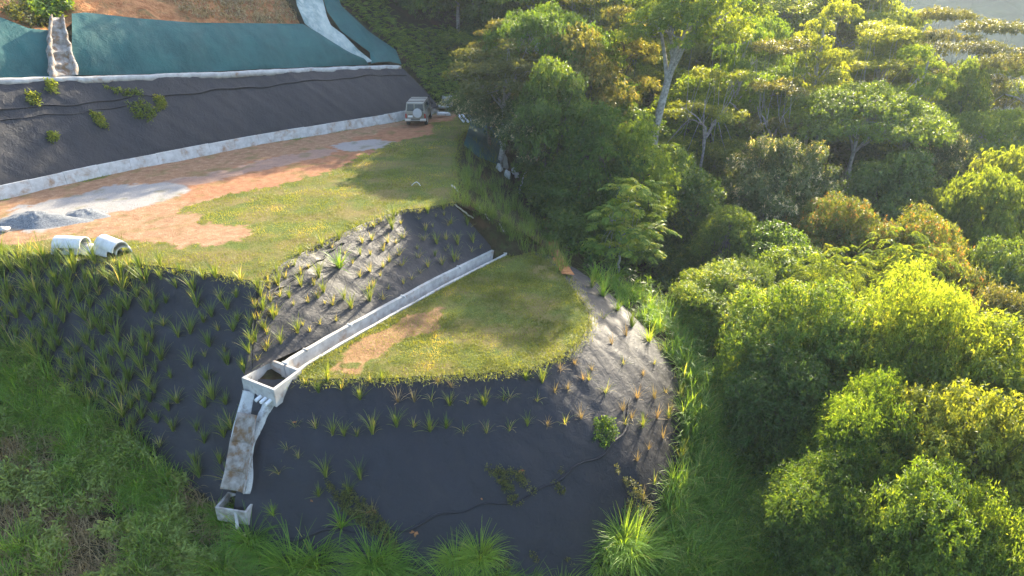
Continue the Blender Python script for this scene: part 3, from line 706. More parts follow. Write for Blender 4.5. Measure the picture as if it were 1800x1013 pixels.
def clump(name, label, key, p, s=1.0, mat=None, group=None, cat='grass clump', rz=None):
    o = obj(name, ARCH[key], None, (p[0], p[1], p[2]), (random.uniform(-.12, .12), random.uniform(-.12, .12), random.uniform(0, 6.28) if rz is None else rz))
    o.scale = (s, s, s * random.uniform(.9, 1.1)); tag(o, label, cat, group)
    if mat: o.material_slots[0].link = 'OBJECT'; o.material_slots[0].material = MAT[mat]
    return o
def stuff(name, label, V, F, T, mat, cat='vegetation'):
    return tag(obj(name, mesh_np(name, V, F, MAT[mat], T)), label, cat, kind='stuff')
def area_points(poly_px_, n, keys=None, r=rng):
    """random points on the ground seen inside a picture polygon"""
    A = np.array(poly_px_, float); out = []
    while len(out) < n:
        px = r.uniform(A[:, 0].min(), A[:, 0].max(), 400); py = r.uniform(A[:, 1].min(), A[:, 1].max(), 400)
        for a, b in zip(px[inpoly(px, py, A)], py[inpoly(px, py, A)]):
            h = hit(a, b, keys)
            if h is not None: out.append(h)
    return np.array(out[:n])
HZ = lambda P: np.array([H(x, y) for x, y in P])

# --- turf on the two lawns
def turf(poly, n, zf, keep, L=.075):
    A = np.array(poly)[:, :2]
    x = rng.uniform(A[:, 0].min(), A[:, 0].max(), n * 3); y = rng.uniform(A[:, 1].min(), A[:, 1].max(), n * 3)
    k = inpoly(x, y, A) & keep(x, y); x, y = x[k][:n], y[k][:n]; m = len(x)
    P = np.stack([x, y, zf(x, y) - .01], 1)
    patch = fbm(x, y, 1.6, 4); big = vnoise(x, y, .35, 2); kk = rng.random(m) < np.clip(3.2 * fbm(x, y, 1.1, 6) - .75, .12, 1); x, y, P, patch, big = x[kk], y[kk], P[kk], patch[kk], big[kk]; m = len(x)
    V, F, ix = blades(P, rng.uniform(0, 6.28, m), L * rng.uniform(.5, 1.5, m) * (.35 + 1.4 * patch), np.abs(rng.normal(0, .55, m)), rng.uniform(.2, 1.0, m), np.full(m, .022) * rng.uniform(.7, 1.5, m), 2)
    tn = np.clip(-.25 + .45 * rng.random(m) + 1.5 * (fbm(x, y, 1.3, 2) - .3) + .25 * big, 0, 1)
    return V, F, tn[ix]
kp = lambda x, y: (masks(x, y)[0] > .55) & ((y < 50) | (rng.random(x.shape) < .5))
stuff('lawn_grass', 'short green and yellowish turf covering the upper building pad', *turf(PADPOLY, 150000, padz, kp), 'turf', 'turf')
kb = lambda x, y: ~bare_f(x, y) | (rng.random(x.shape) < .2)
stuff('lawn_grass', 'short turf covering the small lower lawn below the concrete channel', *turf(BERM, 90000, bermz, kb), 'turf', 'turf')

# --- vetiver on the sheets
G1 = 'grass clumps planted over the left black slope'
P = GRID['left']; nv_, nu_ = P.shape[:2]; cnt = 0
for i_ in range(13):
    for j_ in range(38):
        u = (j_ + .5 + .5 * (i_ % 2) + random.uniform(-.25, .25)) / 38.5; v = (i_ + .35 + random.uniform(-.3, .3)) / 13.0
        if u >= 1: continue
        p = P[int(v * (nv_ - 1)), int(u * (nu_ - 1))]; q = proj(p)
        if not (-20 < q[0] < 470): continue
        if q[0] > 300 and random.random() < .25 + .3 * v: continue
        if random.random() < .08: continue
        s = random.uniform(.75, 1.45) * (1.1 if q[0] < 260 else .85)
        clump('grass_clump', 'green grass clump planted through the black sheet of the left slope', random.choice(['vet_a', 'vet_b', 'vet_b', 'vet_c', 'vet_d', 'vet_a']), p, s, group=G1); cnt += 1
MIDC = []
P = GRID['mid']; nv_, nu_ = P.shape[:2]
for i_ in range(6):
    for j_ in range(22):
        u = (j_ + .5 + random.uniform(-.4, .4)) / 22; v = (i_ + .45 + random.uniform(-.35, .35)) / 6.2
        if random.random() < .22: continue
        MIDC.append((random.choice(['vet_c', 'vet_b', 'vet_e', 'vet_c']), P[int(v * (nv_ - 1)), int(u * (nu_ - 1))], random.uniform(.5, 1.1), random.uniform(0, 6.28)))
for (a, b) in [(452, 505), (458, 520), (448, 540), (462, 545), (455, 560), (440, 575), (465, 580), (450, 600), (438, 620), (425, 640), (470, 610), (480, 560), (475, 530)]:
    p = hit(a, b, ['mid', 'left'])
    if p is not None: clump('grass_clump', 'grass clump on the corner where the left slope meets the slope above the channel', random.choice(['vet_a', 'vet_b', 'vet_c']), p, random.uniform(.7, 1.1), group='grass clumps along the slope corner')
for (a, b) in [(1205, 650), (1215, 690), (1200, 730), (1210, 770), (1195, 810), (1205, 850), (1190, 890), (1180, 920), (1160, 940), (1225, 720), (1140, 600), (1110, 575), (1085, 545), (1060, 520), (1170, 620), (1040, 505)]:
    p = hit(a, b, ['low', 'terrain'])
    if p is not None: clump('grass_clump', 'yellowish grass clump at the outer edge of the nose beside the tall grass', random.choice(['vet_d', 'vet_a', 'bright']), p, random.uniform(.9, 1.4), group='grass clumps along the outer edge of the nose')
MV, MF, MT, mo = [], [], [], 0
for k_, p, s, a in MIDC:
    me = ARCH[k_]; v = np.empty(len(me.vertices) * 3, np.float32); me.vertices.foreach_get('co', v); v = v.reshape(-1, 3) * s
    f = np.empty(len(me.loops), np.int32); me.loops.foreach_get('vertex_index', f); t = np.empty(len(me.polygons), np.float32); me.attributes['tint'].data.foreach_get('value', t)
    v = np.stack([v[:, 0] * math.cos(a) - v[:, 1] * math.sin(a), v[:, 0] * math.sin(a) + v[:, 1] * math.cos(a), v[:, 2]], 1) + p
    MV.append(v); MF.append(f.reshape(-1, 4) + mo); MT.append(t); mo += len(v)
stuff('planted_grass', 'small thin grass clumps dotted over the black slope between upper lawn and channel', np.concatenate(MV), np.concatenate(MF), np.concatenate(MT), 'vetiver', 'grass')
c_ = hit(596, 470, ['mid']); clump('grass_clump', 'largest bright green clump alone near the top of the slope above the channel', 'bright', c_, 1.3)
G3 = 'grass clumps in rows on the lower black slope'
rows = [[(537, 675), (560, 690), (575, 668), (600, 684), (633, 702), (650, 672), (672, 668), (700, 706), (728, 706), (758, 704), (790, 712), (793, 680), (822, 709), (852, 712), (885, 703), (770, 672), (925, 668), (944, 705), (953, 672), (975, 690), (998, 684), (1025, 668)],
        [(519, 750), (555, 752), (585, 764), (605, 766), (627, 766), (655, 762), (697, 750), (727, 750), (756, 757), (784, 752), (815, 760), (856, 760), (895, 756), (927, 748), (962, 748), (993, 745), (1022, 736), (896, 700)],
        [(505, 790), (525, 805), (490, 832), (573, 838), (634, 842), (612, 868), (560, 872), (655, 905)]]
for ri, row in enumerate(rows):
    for (a, b) in row:
        p = hit(a, b, ['low'])
        if p is None: continue
        dry = random.random() < (.5 if ri == 1 else .3) or a > 960
        k = random.choice(['dry_a', 'dry_b', 'vet_e']) if dry else random.choice(['vet_a', 'vet_c', 'vet_b'])
        lab = 'straw-coloured splayed grass clump on the lower black slope' if k.startswith('dry') else 'green and straw grass clump on the lower black slope'
        clump('grass_clump', lab, k, p, random.uniform(.7, 1.1), group=G3 + (', straw coloured' if k.startswith('dry') else ', green')); cnt += 1
G4 = 'grass clumps on the sunlit nose of the lower slope'
for (a, b) in [(1040, 650), (1010, 640), (985, 650), (1065, 690), (1035, 668), (1075, 605), (1095, 640), (1120, 700), (1150, 640), (1130, 660), (1170, 690), (1185, 665), (1195, 700), (1175, 735), (1155, 735), (1110, 735), (1098, 745), (1095, 722), (1165, 770), (1190, 640), (1140, 790), (1185, 650), (1160, 615), (1060, 560), (1100, 590), (1130, 880), (1150, 700), (1180, 720), (1130, 750), (1120, 810), (1150, 850)]:
    p = hit(a, b, ['low'])
    if p is None: continue
    clump('grass_clump', 'yellow-green grass clump on the grey sunlit nose of the lower slope', random.choice(['dry_b', 'vet_d', 'vet_e', 'dry_a']), p, random.uniform(.6, 1.15), group=G4); cnt += 1
print('clumps', cnt)

# --- long thin grass over the bank right of the pad
pts = area_points([(800, 300), (845, 230), (900, 330), (960, 400), (1010, 480), (960, 480), (870, 400), (800, 360)], 170, ['rslope', 'rslope2', 'terrain', 'low'])
m = 26; B = np.repeat(pts, m, 0) + np.c_[rng.normal(0, .12, (len(pts) * m, 2)), np.zeros(len(pts) * m)]
V, F, ix = blades(B, rng.uniform(0, 6.28, len(B)), rng.uniform(.4, 1.2, len(B)), np.abs(rng.normal(0, .25, len(B))), rng.uniform(.2, .9, len(B)), np.full(len(B), .022), 4)
stuff('bank_grass', 'thin dry and green grass standing on the bank right of the pad', V, F, np.clip(rng.uniform(0, .75, len(B)), 0, 1)[ix], 'vetiver', 'grass')

# --- lush tall grass right of the nose
pts = area_points([(1000, 480), (1060, 490), (1140, 530), (1250, 590), (1340, 680), (1400, 800), (1440, 1013), (1190, 1040), (1165, 930), (1190, 840), (1215, 700), (1190, 640), (1130, 590), (1050, 520)], 1500, ['terrain', 'low'])
pts = pts[[not (BV['low'].ray_cast(Vector((p[0], p[1], 60)), Vector((0, 0, -1)))[0] is not None and abs(drop(p[0], p[1], ['low']) - p[2]) < .02 and proj(p)[0] < 1160) for p in pts]]
pts = pts[:800]; m = 52; B = np.repeat(pts, m, 0); B = B + np.c_[rng.normal(0, .13, (len(B), 2)), np.full(len(B), -.1)]; csz = np.repeat(rng.uniform(.6, 1.5, len(pts)), m); ctn = np.repeat(rng.uniform(-.3, .3, len(pts)), m)
V, F, ix = blades(B, rng.uniform(0, 6.28, len(B)), csz * rng.uniform(.6, 1.6, len(B)), np.abs(rng.normal(0, .35, len(B))), rng.uniform(.4, 2.0, len(B)), rng.uniform(.03, .06, len(B)), 5)
stuff('tall_grass', 'lush tall bright green grass on the bank right of the lower slope', V, F, np.clip(ctn + rng.uniform(.2, .8, len(B)), 0, 1)[ix], 'tall', 'grass')
# --- big clumps along the bottom
for lab, k, a, b, s in (('large arching grass clump left of the lower catch basin foot', 'big_b', 395, 1010, 1.3), ('largest arching green grass clump just right of the lower catch basin', 'big_a', 520, 1015, 1.45),
                        ('arching grass clump at the bottom edge between the largest clump and the middle', 'big_b', 700, 1035, 1.4), ('wide arching grass clump low in the middle of the bottom edge', 'big_a', 800, 1060, 1.4),
                        ('small arching grass clump alone on black sheet at the bottom edge', 'big_b', 985, 1050, 1.0), ('sunlit yellow-green grass clump at the foot of the nose', 'big_a', 1110, 985, 1.3),
                        ('sunlit grass clump right of the one at the foot of the nose', 'big_b', 1175, 960, 1.1), ('small grass clump growing on black sheet above the largest arching clump', 'bright', 600, 925, 1.2),
                        ('thin grass clump right beside the lower catch basin', 'bright', 480, 905, .6), ('sprawling grass clump at the bottom left of the nose', 'big_b', 880, 1050, 1.2), ('soft grass clump at the bottom edge below the basin', 'big_b', 560, 1000, 1.3), ('soft grass clump between the two widest bottom clumps', 'big_a', 655, 1000, 1.1), ('grass clump at the bottom right of centre under the weeds', 'big_b', 930, 1040, .9), ('sunlit soft grass clump left of the nose foot', 'big_b', 1060, 1000, 1.0), ('sunlit tall clump right of the nose foot near the lush grass', 'big_a', 1230, 985, 1.0), ('grass clump in the bottom edge beside the lush grass', 'big_b', 1150, 1020, 1.1), ('dense grass clump at bottom between largest clump and basin', 'big_b', 450, 1035, 1.4)):
    p = hit(a, b, ['low', 'terrain', 'left']); clump('tall_grass_clump', lab, k, p, s)

for i_ in range(22):
    a = random.uniform(400, 900) if i_ < 15 else random.uniform(1050, 1260); b = random.uniform(955, 1060) + (30 if a > 620 and a < 900 else 0)
    p = hit(a, b, ['low', 'terrain', 'left'])
    if p is not None: clump('tall_grass_clump', 'soft bright grass clump crowded among others along the bottom edge of the picture', random.choice(['big_a', 'big_b']), p, random.uniform(.6, 1.05), group='grass clumps crowded along the bottom edge')
# --- undergrowth on the slope lower left
UG = [(-30, 620), (60, 640), (140, 720), (260, 810), (380, 890), (440, 960), (460, 1030), (300, 1060), (-40, 1060)]
pts = area_points(UG, 11000, ['terrain']); pts = pts[fbm(pts[:, 0], pts[:, 1], 1.1, 6) + .25 * vnoise(pts[:, 0], pts[:, 1], .3, 1) > .68]; n = len(pts)
D = nrm(rng.normal(0, .6, (n, 3)) + [0, -.1, 1.0])
hh = rng.uniform(0, .6, n) * (.4 + 1.2 * fbm(pts[:, 0], pts[:, 1], 1.5, 2)); P = pts + np.c_[np.zeros((n, 2)), hh]
b, ld, N, Ls, Ws = sprays(P, D, 'whorl', .2, .24, .075, 8, rng, .25); V, F = leaves_mesh(b, ld, N, Ls, Ws)
tn = np.clip(.0 + .8 * fbm(pts[:, 0], pts[:, 1], .8, 5)[:, None] * np.ones((1, 8)) + rng.uniform(-.2, .3, (n, 8)), 0, 1).ravel()
stuff('undergrowth', 'low mixed leafy weeds covering the shaded slope at lower left', V, F, tn, 'lf_weed', 'undergrowth')
pts = area_points(UG, 900, ['terrain']); pts = pts[fbm(pts[:, 0], pts[:, 1], 1.4, 3) > .46]; m = 16; B = np.repeat(pts, m, 0); B = B + np.c_[rng.normal(0, .15, (len(B), 2)), np.zeros(len(B))]
V, F, ix = blades(B, rng.uniform(0, 6.28, len(B)), rng.uniform(.3, .9, len(B)), np.abs(rng.normal(0, .6, len(B))), rng.uniform(.4, 1.6, len(B)), np.full(len(B), .026), 4)
stuff('dry_grass', 'dead brown grass stalks between the weeds on the lower left slope', V, F, rng.uniform(0, .8, len(B))[ix], 'straw', 'grass')
sel = [UG, UG]
pts = area_points(UG, 420, ['terrain']); pts = pts[(fbm(pts[:, 0], pts[:, 1], 2.0, 6) > .56)]
pts2 = area_points([(-30, 600), (60, 625), (150, 720), (270, 810), (330, 870), (180, 840), (90, 760), (-30, 750)], 170, ['terrain', 'left'])
pts = np.concatenate([pts, pts2]); m = 30; B = np.repeat(pts, m, 0); B = B + np.c_[rng.normal(0, .1, (len(B), 2)), np.full(len(B), -.05)]
V, F, ix = blades(B, rng.uniform(0, 6.28, len(B)), rng.uniform(.5, 1.5, len(B)), np.abs(rng.normal(0, .45, len(B))), rng.uniform(.4, 1.6, len(B)), np.full(len(B), .036), 4)
stuff('rough_grass', 'tangled green grass along the edge of the left slope sheet', V, F, np.clip(rng.uniform(0, .9, len(B)), 0, 1)[ix], 'tall', 'grass')

for i_ in range(46):
    a, b = random.uniform(-10, 430), 0
    b = np.interp(a, [0, 130, 250, 390], [640, 720, 820, 900]) + abs(random.gauss(0, 70))
    p = hit(a, b, ['terrain', 'left'])
    if p is not None: clump('wild_grass_clump', 'wild arching grass clump on the weedy slope at lower left', random.choice(['big_b', 'big_a']), p, random.uniform(.35, .8), group='wild grass clumps on the lower left slope')
# --- growth on the red bank at top left
def bushy(name, lab, poly, n, keys, kind, size, L, Wd, K, mat, hmax, cat, lo=.1):
    pts = area_points(poly, n, keys); P = pts + np.c_[np.zeros((n, 2)), rng.uniform(0, hmax, n)]
    b, ld, N, Ls, Ws = sprays(P, nrm(rng.normal(0, .6, (n, 3)) + [.1, -.4, .9]), kind, size, L, Wd, K, rng, .35); V, F = leaves_mesh(b, ld, N, Ls, Ws)
    stuff(name, lab, V, F, np.clip(rng.uniform(lo, .9, (n, K)), 0, 1).ravel(), mat, cat)
bushy('bank_scrub', 'green scrub growing over the head of the stepped chute', [(40, -10), (75, -20), (130, -20), (132, 25), (108, 38), (85, 48), (62, 40)], 260, ['redbank', 'net_a'], 'whorl', .3, .36, .14, 7, 'lf_mid', .7, 'scrub')
bushy('bank_scrub', 'patchy green weeds on the red bank left of the stepped chute', [(0, 18), (45, 10), (85, 50), (60, 52), (25, 42)], 130, ['redbank', 'net_a'], 'whorl', .25, .3, .1, 7, 'lf_olive', .4, 'scrub')
bushy('dry_scrub', 'dry brown grass covering the red bank above the long netting', [(280, -20), (520, -20), (530, 40), (420, 40), (330, 30)], 900, ['redbank'], 'hang', .3, .34, .05, 6, 'straw', .3, 'dry grass', .0)
# --- ferny bank beyond the netting
pts = area_points([(560, -40), (640, -60), (700, 60), (780, 60), (900, 60), (900, 180), (860, 205), (770, 185), (720, 125), (690, 90), (640, 40), (590, 5)], 2300, ['terrain'])
n = len(pts); P = pts + np.c_[np.zeros((n, 2)), rng.uniform(.1, .9, n)]
b, ld, N, Ls, Ws = sprays(P, nrm(rng.normal(0, .7, (n, 3)) + [.2, -.4, .9]), 'pinnate', .9, .26, .08, 18, rng, .45); V, F = leaves_mesh(b, ld, N, Ls, Ws)
stuff('fern_cover', 'dense green ferns covering the bank beyond the green netting', V, F, np.clip(rng.uniform(.2, .8, n)[:, None] + rng.uniform(-.2, .2, (n, 18)), 0, 1).ravel(), 'lf_bright', 'ferns')
# --- forest floor leaves
def floor_pts(n):
    x = rng.uniform(-30, 75, n * 3); y = rng.uniform(14, 120, n * 3)
    k = (x > 3.5 + np.maximum(0, 30 - y) * .25) | (y > 66 + np.maximum(0, -x) * .4)
    k &= (np.abs(x) < y * .85 + 6) & ~((x < 11) & (y > 20) & (y < 37)) & ~((x < -8) & (y < 76)) & ~((x < 3) & (y < 67))
    x, y = x[k][:n], y[k][:n]; return np.stack([x, y, [H(a, b_) for a, b_ in zip(x, y)]], 1)
P = floor_pts(16000); n = len(P); P = P + np.c_[np.zeros((n, 2)), rng.uniform(0, 1.0, n)]
b, ld, N, Ls, Ws = sprays(P, nrm(rng.normal(0, .6, (n, 3)) + [0, 0, .9]), 'whorl', .4, .42, .17, 8, rng, .2); V, F = leaves_mesh(b, ld, N, Ls, Ws)
stuff('forest_undergrowth', 'dark leafy undergrowth on the forest floor below the trees', V, F, np.clip(rng.uniform(0, .5, (n, 8)), 0, 1).ravel(), 'lf_dark', 'undergrowth')

# ------------------------------------------------------------------ trees
TREES = [
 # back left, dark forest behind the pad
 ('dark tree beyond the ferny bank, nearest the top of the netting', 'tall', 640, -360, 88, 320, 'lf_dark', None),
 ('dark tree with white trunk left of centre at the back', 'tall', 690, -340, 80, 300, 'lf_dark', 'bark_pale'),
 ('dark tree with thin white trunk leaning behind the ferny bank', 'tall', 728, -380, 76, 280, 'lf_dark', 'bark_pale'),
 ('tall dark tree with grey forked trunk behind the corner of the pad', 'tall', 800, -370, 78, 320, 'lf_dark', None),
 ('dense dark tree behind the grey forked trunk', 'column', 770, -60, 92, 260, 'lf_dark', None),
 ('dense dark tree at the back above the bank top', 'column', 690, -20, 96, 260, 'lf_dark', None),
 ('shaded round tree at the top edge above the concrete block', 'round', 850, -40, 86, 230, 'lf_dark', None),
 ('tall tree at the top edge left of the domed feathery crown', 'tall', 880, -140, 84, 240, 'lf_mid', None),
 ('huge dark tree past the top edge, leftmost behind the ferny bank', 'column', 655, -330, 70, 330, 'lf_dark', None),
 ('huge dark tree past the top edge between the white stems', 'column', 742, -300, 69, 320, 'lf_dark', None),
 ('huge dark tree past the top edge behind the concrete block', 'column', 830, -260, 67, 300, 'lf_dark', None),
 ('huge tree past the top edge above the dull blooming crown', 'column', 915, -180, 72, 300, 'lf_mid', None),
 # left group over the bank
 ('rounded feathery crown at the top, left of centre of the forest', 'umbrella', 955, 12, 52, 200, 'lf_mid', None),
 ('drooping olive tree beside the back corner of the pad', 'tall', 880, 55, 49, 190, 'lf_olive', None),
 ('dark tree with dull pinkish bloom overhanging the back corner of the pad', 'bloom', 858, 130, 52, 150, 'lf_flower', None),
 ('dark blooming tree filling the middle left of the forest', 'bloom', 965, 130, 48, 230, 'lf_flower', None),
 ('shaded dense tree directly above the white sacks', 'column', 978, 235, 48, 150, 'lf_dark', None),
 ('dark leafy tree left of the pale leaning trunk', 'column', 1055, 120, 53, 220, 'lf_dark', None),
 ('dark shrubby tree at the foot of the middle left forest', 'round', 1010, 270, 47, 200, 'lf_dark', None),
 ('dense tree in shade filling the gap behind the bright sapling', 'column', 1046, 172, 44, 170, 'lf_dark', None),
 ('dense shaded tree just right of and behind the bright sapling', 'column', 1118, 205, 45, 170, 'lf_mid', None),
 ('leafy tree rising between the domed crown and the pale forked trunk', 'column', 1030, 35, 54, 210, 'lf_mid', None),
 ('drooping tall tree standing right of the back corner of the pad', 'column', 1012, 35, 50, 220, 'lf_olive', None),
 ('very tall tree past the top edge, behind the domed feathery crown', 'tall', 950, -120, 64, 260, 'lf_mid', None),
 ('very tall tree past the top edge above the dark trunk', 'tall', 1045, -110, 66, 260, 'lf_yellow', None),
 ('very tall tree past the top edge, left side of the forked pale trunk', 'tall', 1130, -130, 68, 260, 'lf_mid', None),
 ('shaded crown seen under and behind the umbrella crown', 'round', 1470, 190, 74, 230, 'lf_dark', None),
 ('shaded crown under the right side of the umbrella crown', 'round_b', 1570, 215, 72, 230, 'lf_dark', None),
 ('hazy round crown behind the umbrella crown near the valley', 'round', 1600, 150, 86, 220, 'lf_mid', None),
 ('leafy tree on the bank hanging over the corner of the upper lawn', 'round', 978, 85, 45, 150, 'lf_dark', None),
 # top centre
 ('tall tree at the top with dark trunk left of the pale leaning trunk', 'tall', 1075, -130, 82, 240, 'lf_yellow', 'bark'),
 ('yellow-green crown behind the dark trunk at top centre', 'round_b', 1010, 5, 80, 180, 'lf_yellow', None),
 ('tree with pale leaning trunk and forked limbs, tallest in the centre', 'leaner', 1160, -85, 50, 270, 'lf_mid', 'bark_pale'),
 ('sunlit yellow-green crown left of the tall pale trunk', 'round_b', 1120, 60, 74, 190, 'lf_yellow', None),
 ('sunlit yellowish crown right of the tall pale trunk', 'round', 1290, 0, 76, 220, 'lf_yellow', None),
 ('dense green crown behind and right of the pale trunk', 'column', 1240, 120, 64, 210, 'lf_mid', None),
 ('tall sunlit tree at the top edge right of the pale trunk', 'tall', 1350, -60, 84, 240, 'lf_yellow', None),
 ('drooping bright tree hanging at the top, right of the pale trunk', 'column', 1355, 20, 70, 130, 'lf_bright', None),
 ('rounded dull green crown under the top feathery trees', 'round', 1440, 75, 72, 190, 'lf_mid', None),
 ('flat dull crown left of the big umbrella crown', 'umbrella', 1400, 150, 68, 190, 'lf_mid', None),
 # top right feathery trees
 ('feathery tiered tree at the top edge, leftmost of the feathery trees', 'feather', 1420, -60, 88, 200, 'lf_yellow', None),
 ('feathery tree at the top with spread branches, second from the left', 'feather', 1500, -25, 84, 200, 'lf_olive', None),
 ('tall feathery tree in the middle of the hazy top right group', 'feather', 1580, -30, 80, 190, 'lf_yellow', None),
 ('feathery tree with bare slender trunk against the valley', 'feather_b', 1655, 10, 72, 190, 'lf_olive', None),
 ('slender feathery tree with wide flat branches nearest the open valley', 'feather_b', 1735, 30, 76, 250, 'lf_olive', None),
 ('feathery branches of the tree at the far right edge', 'feather_b', 1840, 40, 66, 230, 'lf_olive', None),
 ('leaning feathery tree low at the right edge before the valley', 'feather_b', 1800, 110, 72, 210, 'lf_yellow', None),
 ('compact bright green crown wrapped round a slender trunk before the valley', 'column', 1710, 95, 68, 90, 'lf_bright', None),
 ('flat sunlit yellow-green crown at the right edge below the valley', 'umbrella', 1775, 195, 64, 230, 'lf_bright', None),
 ('small round crown between the umbrella crown and the feathery trees', 'round', 1600, 110, 74, 120, 'lf_yellow', None),
 ('tall tree rising past the top edge above the domed feathery crown', 'tall', 925, -200, 78, 300, 'lf_dark', None),
 ('tall dark tree rising past the top edge, between domed crown and dark trunk', 'tall', 1010, -180, 90, 300, 'lf_mid', None),
 ('broad tall tree out past the top edge behind the forked pale trunk', 'tall', 1165, -170, 84, 320, 'lf_mid', None),
 ('broad sunlit tall tree past the top edge, right of the forked pale trunk', 'tall', 1275, -160, 88, 320, 'lf_yellow', None),
 ('very tall tree past the top edge behind the rounded dull crown', 'tall', 1425, -130, 96, 320, 'lf_yellow', None),
 ('far crown filling the top between the feathery trees', 'round_b', 1530, -40, 98, 260, 'lf_yellow', None),
 ('far low crown at the back left of the open valley', 'round', 1560, 60, 92, 200, 'lf_yellow', None),
 ('slender tree with white stem in front of the dark left forest', 'slender', 722, -110, 72, 110, 'lf_dark', 'bark_pale'),
 ('slender tree with white stem beside the ferny bank', 'slender', 676, -130, 76, 110, 'lf_dark', 'bark_pale'),
 ('slender grey-stemmed tree behind the concrete block', 'slender', 800, -100, 70, 130, 'lf_dark', 'bark_pale'),
 ('slender bare-stemmed tree among the feathery trees', 'slender', 1560, 20, 72, 120, 'lf_yellow', 'bark_pale'),
 ('slender tree rising between the umbrella crown and the pale forked trunk', 'slender', 1330, 90, 66, 130, 'lf_mid', 'bark_pale'),
 ('slender stemmed tree above the blossoming tree', 'slender', 1455, 120, 64, 120, 'lf_yellow', 'bark_pale'),
 ('far round crown at top centre between the tallest trees', 'round_b', 1085, 15, 94, 260, 'lf_mid', None),
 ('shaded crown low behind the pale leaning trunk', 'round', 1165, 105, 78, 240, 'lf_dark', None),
 ('sunlit crown behind the dark trunk, far at the top centre', 'round_b', 1210, 20, 90, 240, 'lf_yellow', None),
 ('airy tree with layered twigs right beside the pale leaning trunk', 'airy', 1262, 30, 56, 190, 'lf_yellow', 'bark_pale'),
 ('airy grey-stemmed tree at the top between pale trunk and feathery trees', 'airy_b', 1318, -30, 60, 160, 'lf_mid', 'bark_pale'),
 ('airy tree with open twiggy crown above the blossoming tree', 'airy', 1392, 55, 58, 190, 'lf_olive', 'bark_pale'),
 ('open-crowned tree at the top edge above the umbrella crown', 'airy_b', 1470, -20, 64, 170, 'lf_yellow', 'bark_pale'),
 ('open layered tree just behind the top of the umbrella crown', 'airy', 1540, 30, 66, 190, 'lf_yellow', 'bark_pale'),
 ('open twiggy tree right of the umbrella crown', 'airy_b', 1632, 60, 62, 150, 'lf_mid', 'bark_pale'),
 ('open twiggy tree left of the pale leaning trunk', 'airy_b', 1095, -10, 55, 150, 'lf_olive', 'bark'),
 ('thin open tree above the dark blooming tree', 'airy', 1010, -30, 54, 170, 'lf_olive', 'bark_pale'),
 ('thin twiggy tree over the back corner of the pad', 'airy_b', 878, 20, 53, 130, 'lf_olive', 'bark_pale'),
 # middle
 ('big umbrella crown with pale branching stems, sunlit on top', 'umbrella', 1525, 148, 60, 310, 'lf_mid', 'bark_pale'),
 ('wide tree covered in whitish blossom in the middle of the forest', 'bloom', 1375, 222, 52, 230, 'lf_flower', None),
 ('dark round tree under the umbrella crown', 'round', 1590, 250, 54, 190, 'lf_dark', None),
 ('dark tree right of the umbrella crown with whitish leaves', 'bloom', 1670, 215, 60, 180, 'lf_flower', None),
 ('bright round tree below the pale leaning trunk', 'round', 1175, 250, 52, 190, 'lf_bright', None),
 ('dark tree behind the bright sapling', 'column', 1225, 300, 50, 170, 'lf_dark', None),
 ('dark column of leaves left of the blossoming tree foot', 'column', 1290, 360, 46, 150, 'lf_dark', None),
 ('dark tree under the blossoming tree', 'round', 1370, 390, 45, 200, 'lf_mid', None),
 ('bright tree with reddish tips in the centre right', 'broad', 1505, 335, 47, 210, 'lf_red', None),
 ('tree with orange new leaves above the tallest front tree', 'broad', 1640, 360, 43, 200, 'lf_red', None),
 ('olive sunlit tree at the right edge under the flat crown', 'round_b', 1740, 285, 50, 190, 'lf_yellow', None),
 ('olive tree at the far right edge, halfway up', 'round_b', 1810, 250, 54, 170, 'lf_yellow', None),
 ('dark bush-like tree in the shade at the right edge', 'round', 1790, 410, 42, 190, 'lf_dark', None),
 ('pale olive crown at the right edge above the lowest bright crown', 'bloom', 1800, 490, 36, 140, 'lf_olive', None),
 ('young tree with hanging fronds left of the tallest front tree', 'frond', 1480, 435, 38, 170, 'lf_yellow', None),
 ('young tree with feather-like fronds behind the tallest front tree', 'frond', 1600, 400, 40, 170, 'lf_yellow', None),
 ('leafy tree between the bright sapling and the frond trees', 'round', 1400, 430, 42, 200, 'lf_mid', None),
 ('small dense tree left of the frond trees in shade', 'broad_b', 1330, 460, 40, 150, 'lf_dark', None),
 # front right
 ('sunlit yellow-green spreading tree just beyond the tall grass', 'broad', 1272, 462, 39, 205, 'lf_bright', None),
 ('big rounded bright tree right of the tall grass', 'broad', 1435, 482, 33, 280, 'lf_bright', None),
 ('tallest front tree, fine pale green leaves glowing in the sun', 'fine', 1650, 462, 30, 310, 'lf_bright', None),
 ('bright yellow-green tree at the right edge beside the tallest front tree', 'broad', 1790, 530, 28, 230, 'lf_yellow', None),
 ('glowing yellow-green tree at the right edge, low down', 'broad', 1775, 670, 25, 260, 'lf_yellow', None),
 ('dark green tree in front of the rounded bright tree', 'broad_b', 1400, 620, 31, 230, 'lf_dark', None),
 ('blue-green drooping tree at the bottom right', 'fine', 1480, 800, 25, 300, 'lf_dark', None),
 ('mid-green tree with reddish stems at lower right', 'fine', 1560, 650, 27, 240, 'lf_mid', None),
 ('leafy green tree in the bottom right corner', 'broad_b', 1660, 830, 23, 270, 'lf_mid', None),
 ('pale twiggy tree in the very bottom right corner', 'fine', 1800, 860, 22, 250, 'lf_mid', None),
]
for lab, arch, px, py, t, wf, mt_, bk in TREES:
    tree_px(lab, arch, px, py, t, wf, mt_, bark=bk, rz=0.0 if arch == 'leaner' else None)
# the bright sapling
c_ = hit(1086, 492, ['terrain']); tree('sapling', 'bright green sapling with big layered drooping leaves, lit against dark forest', 'tree', 'sapling', c_[0], c_[1], 6.3, 1.0, .8)
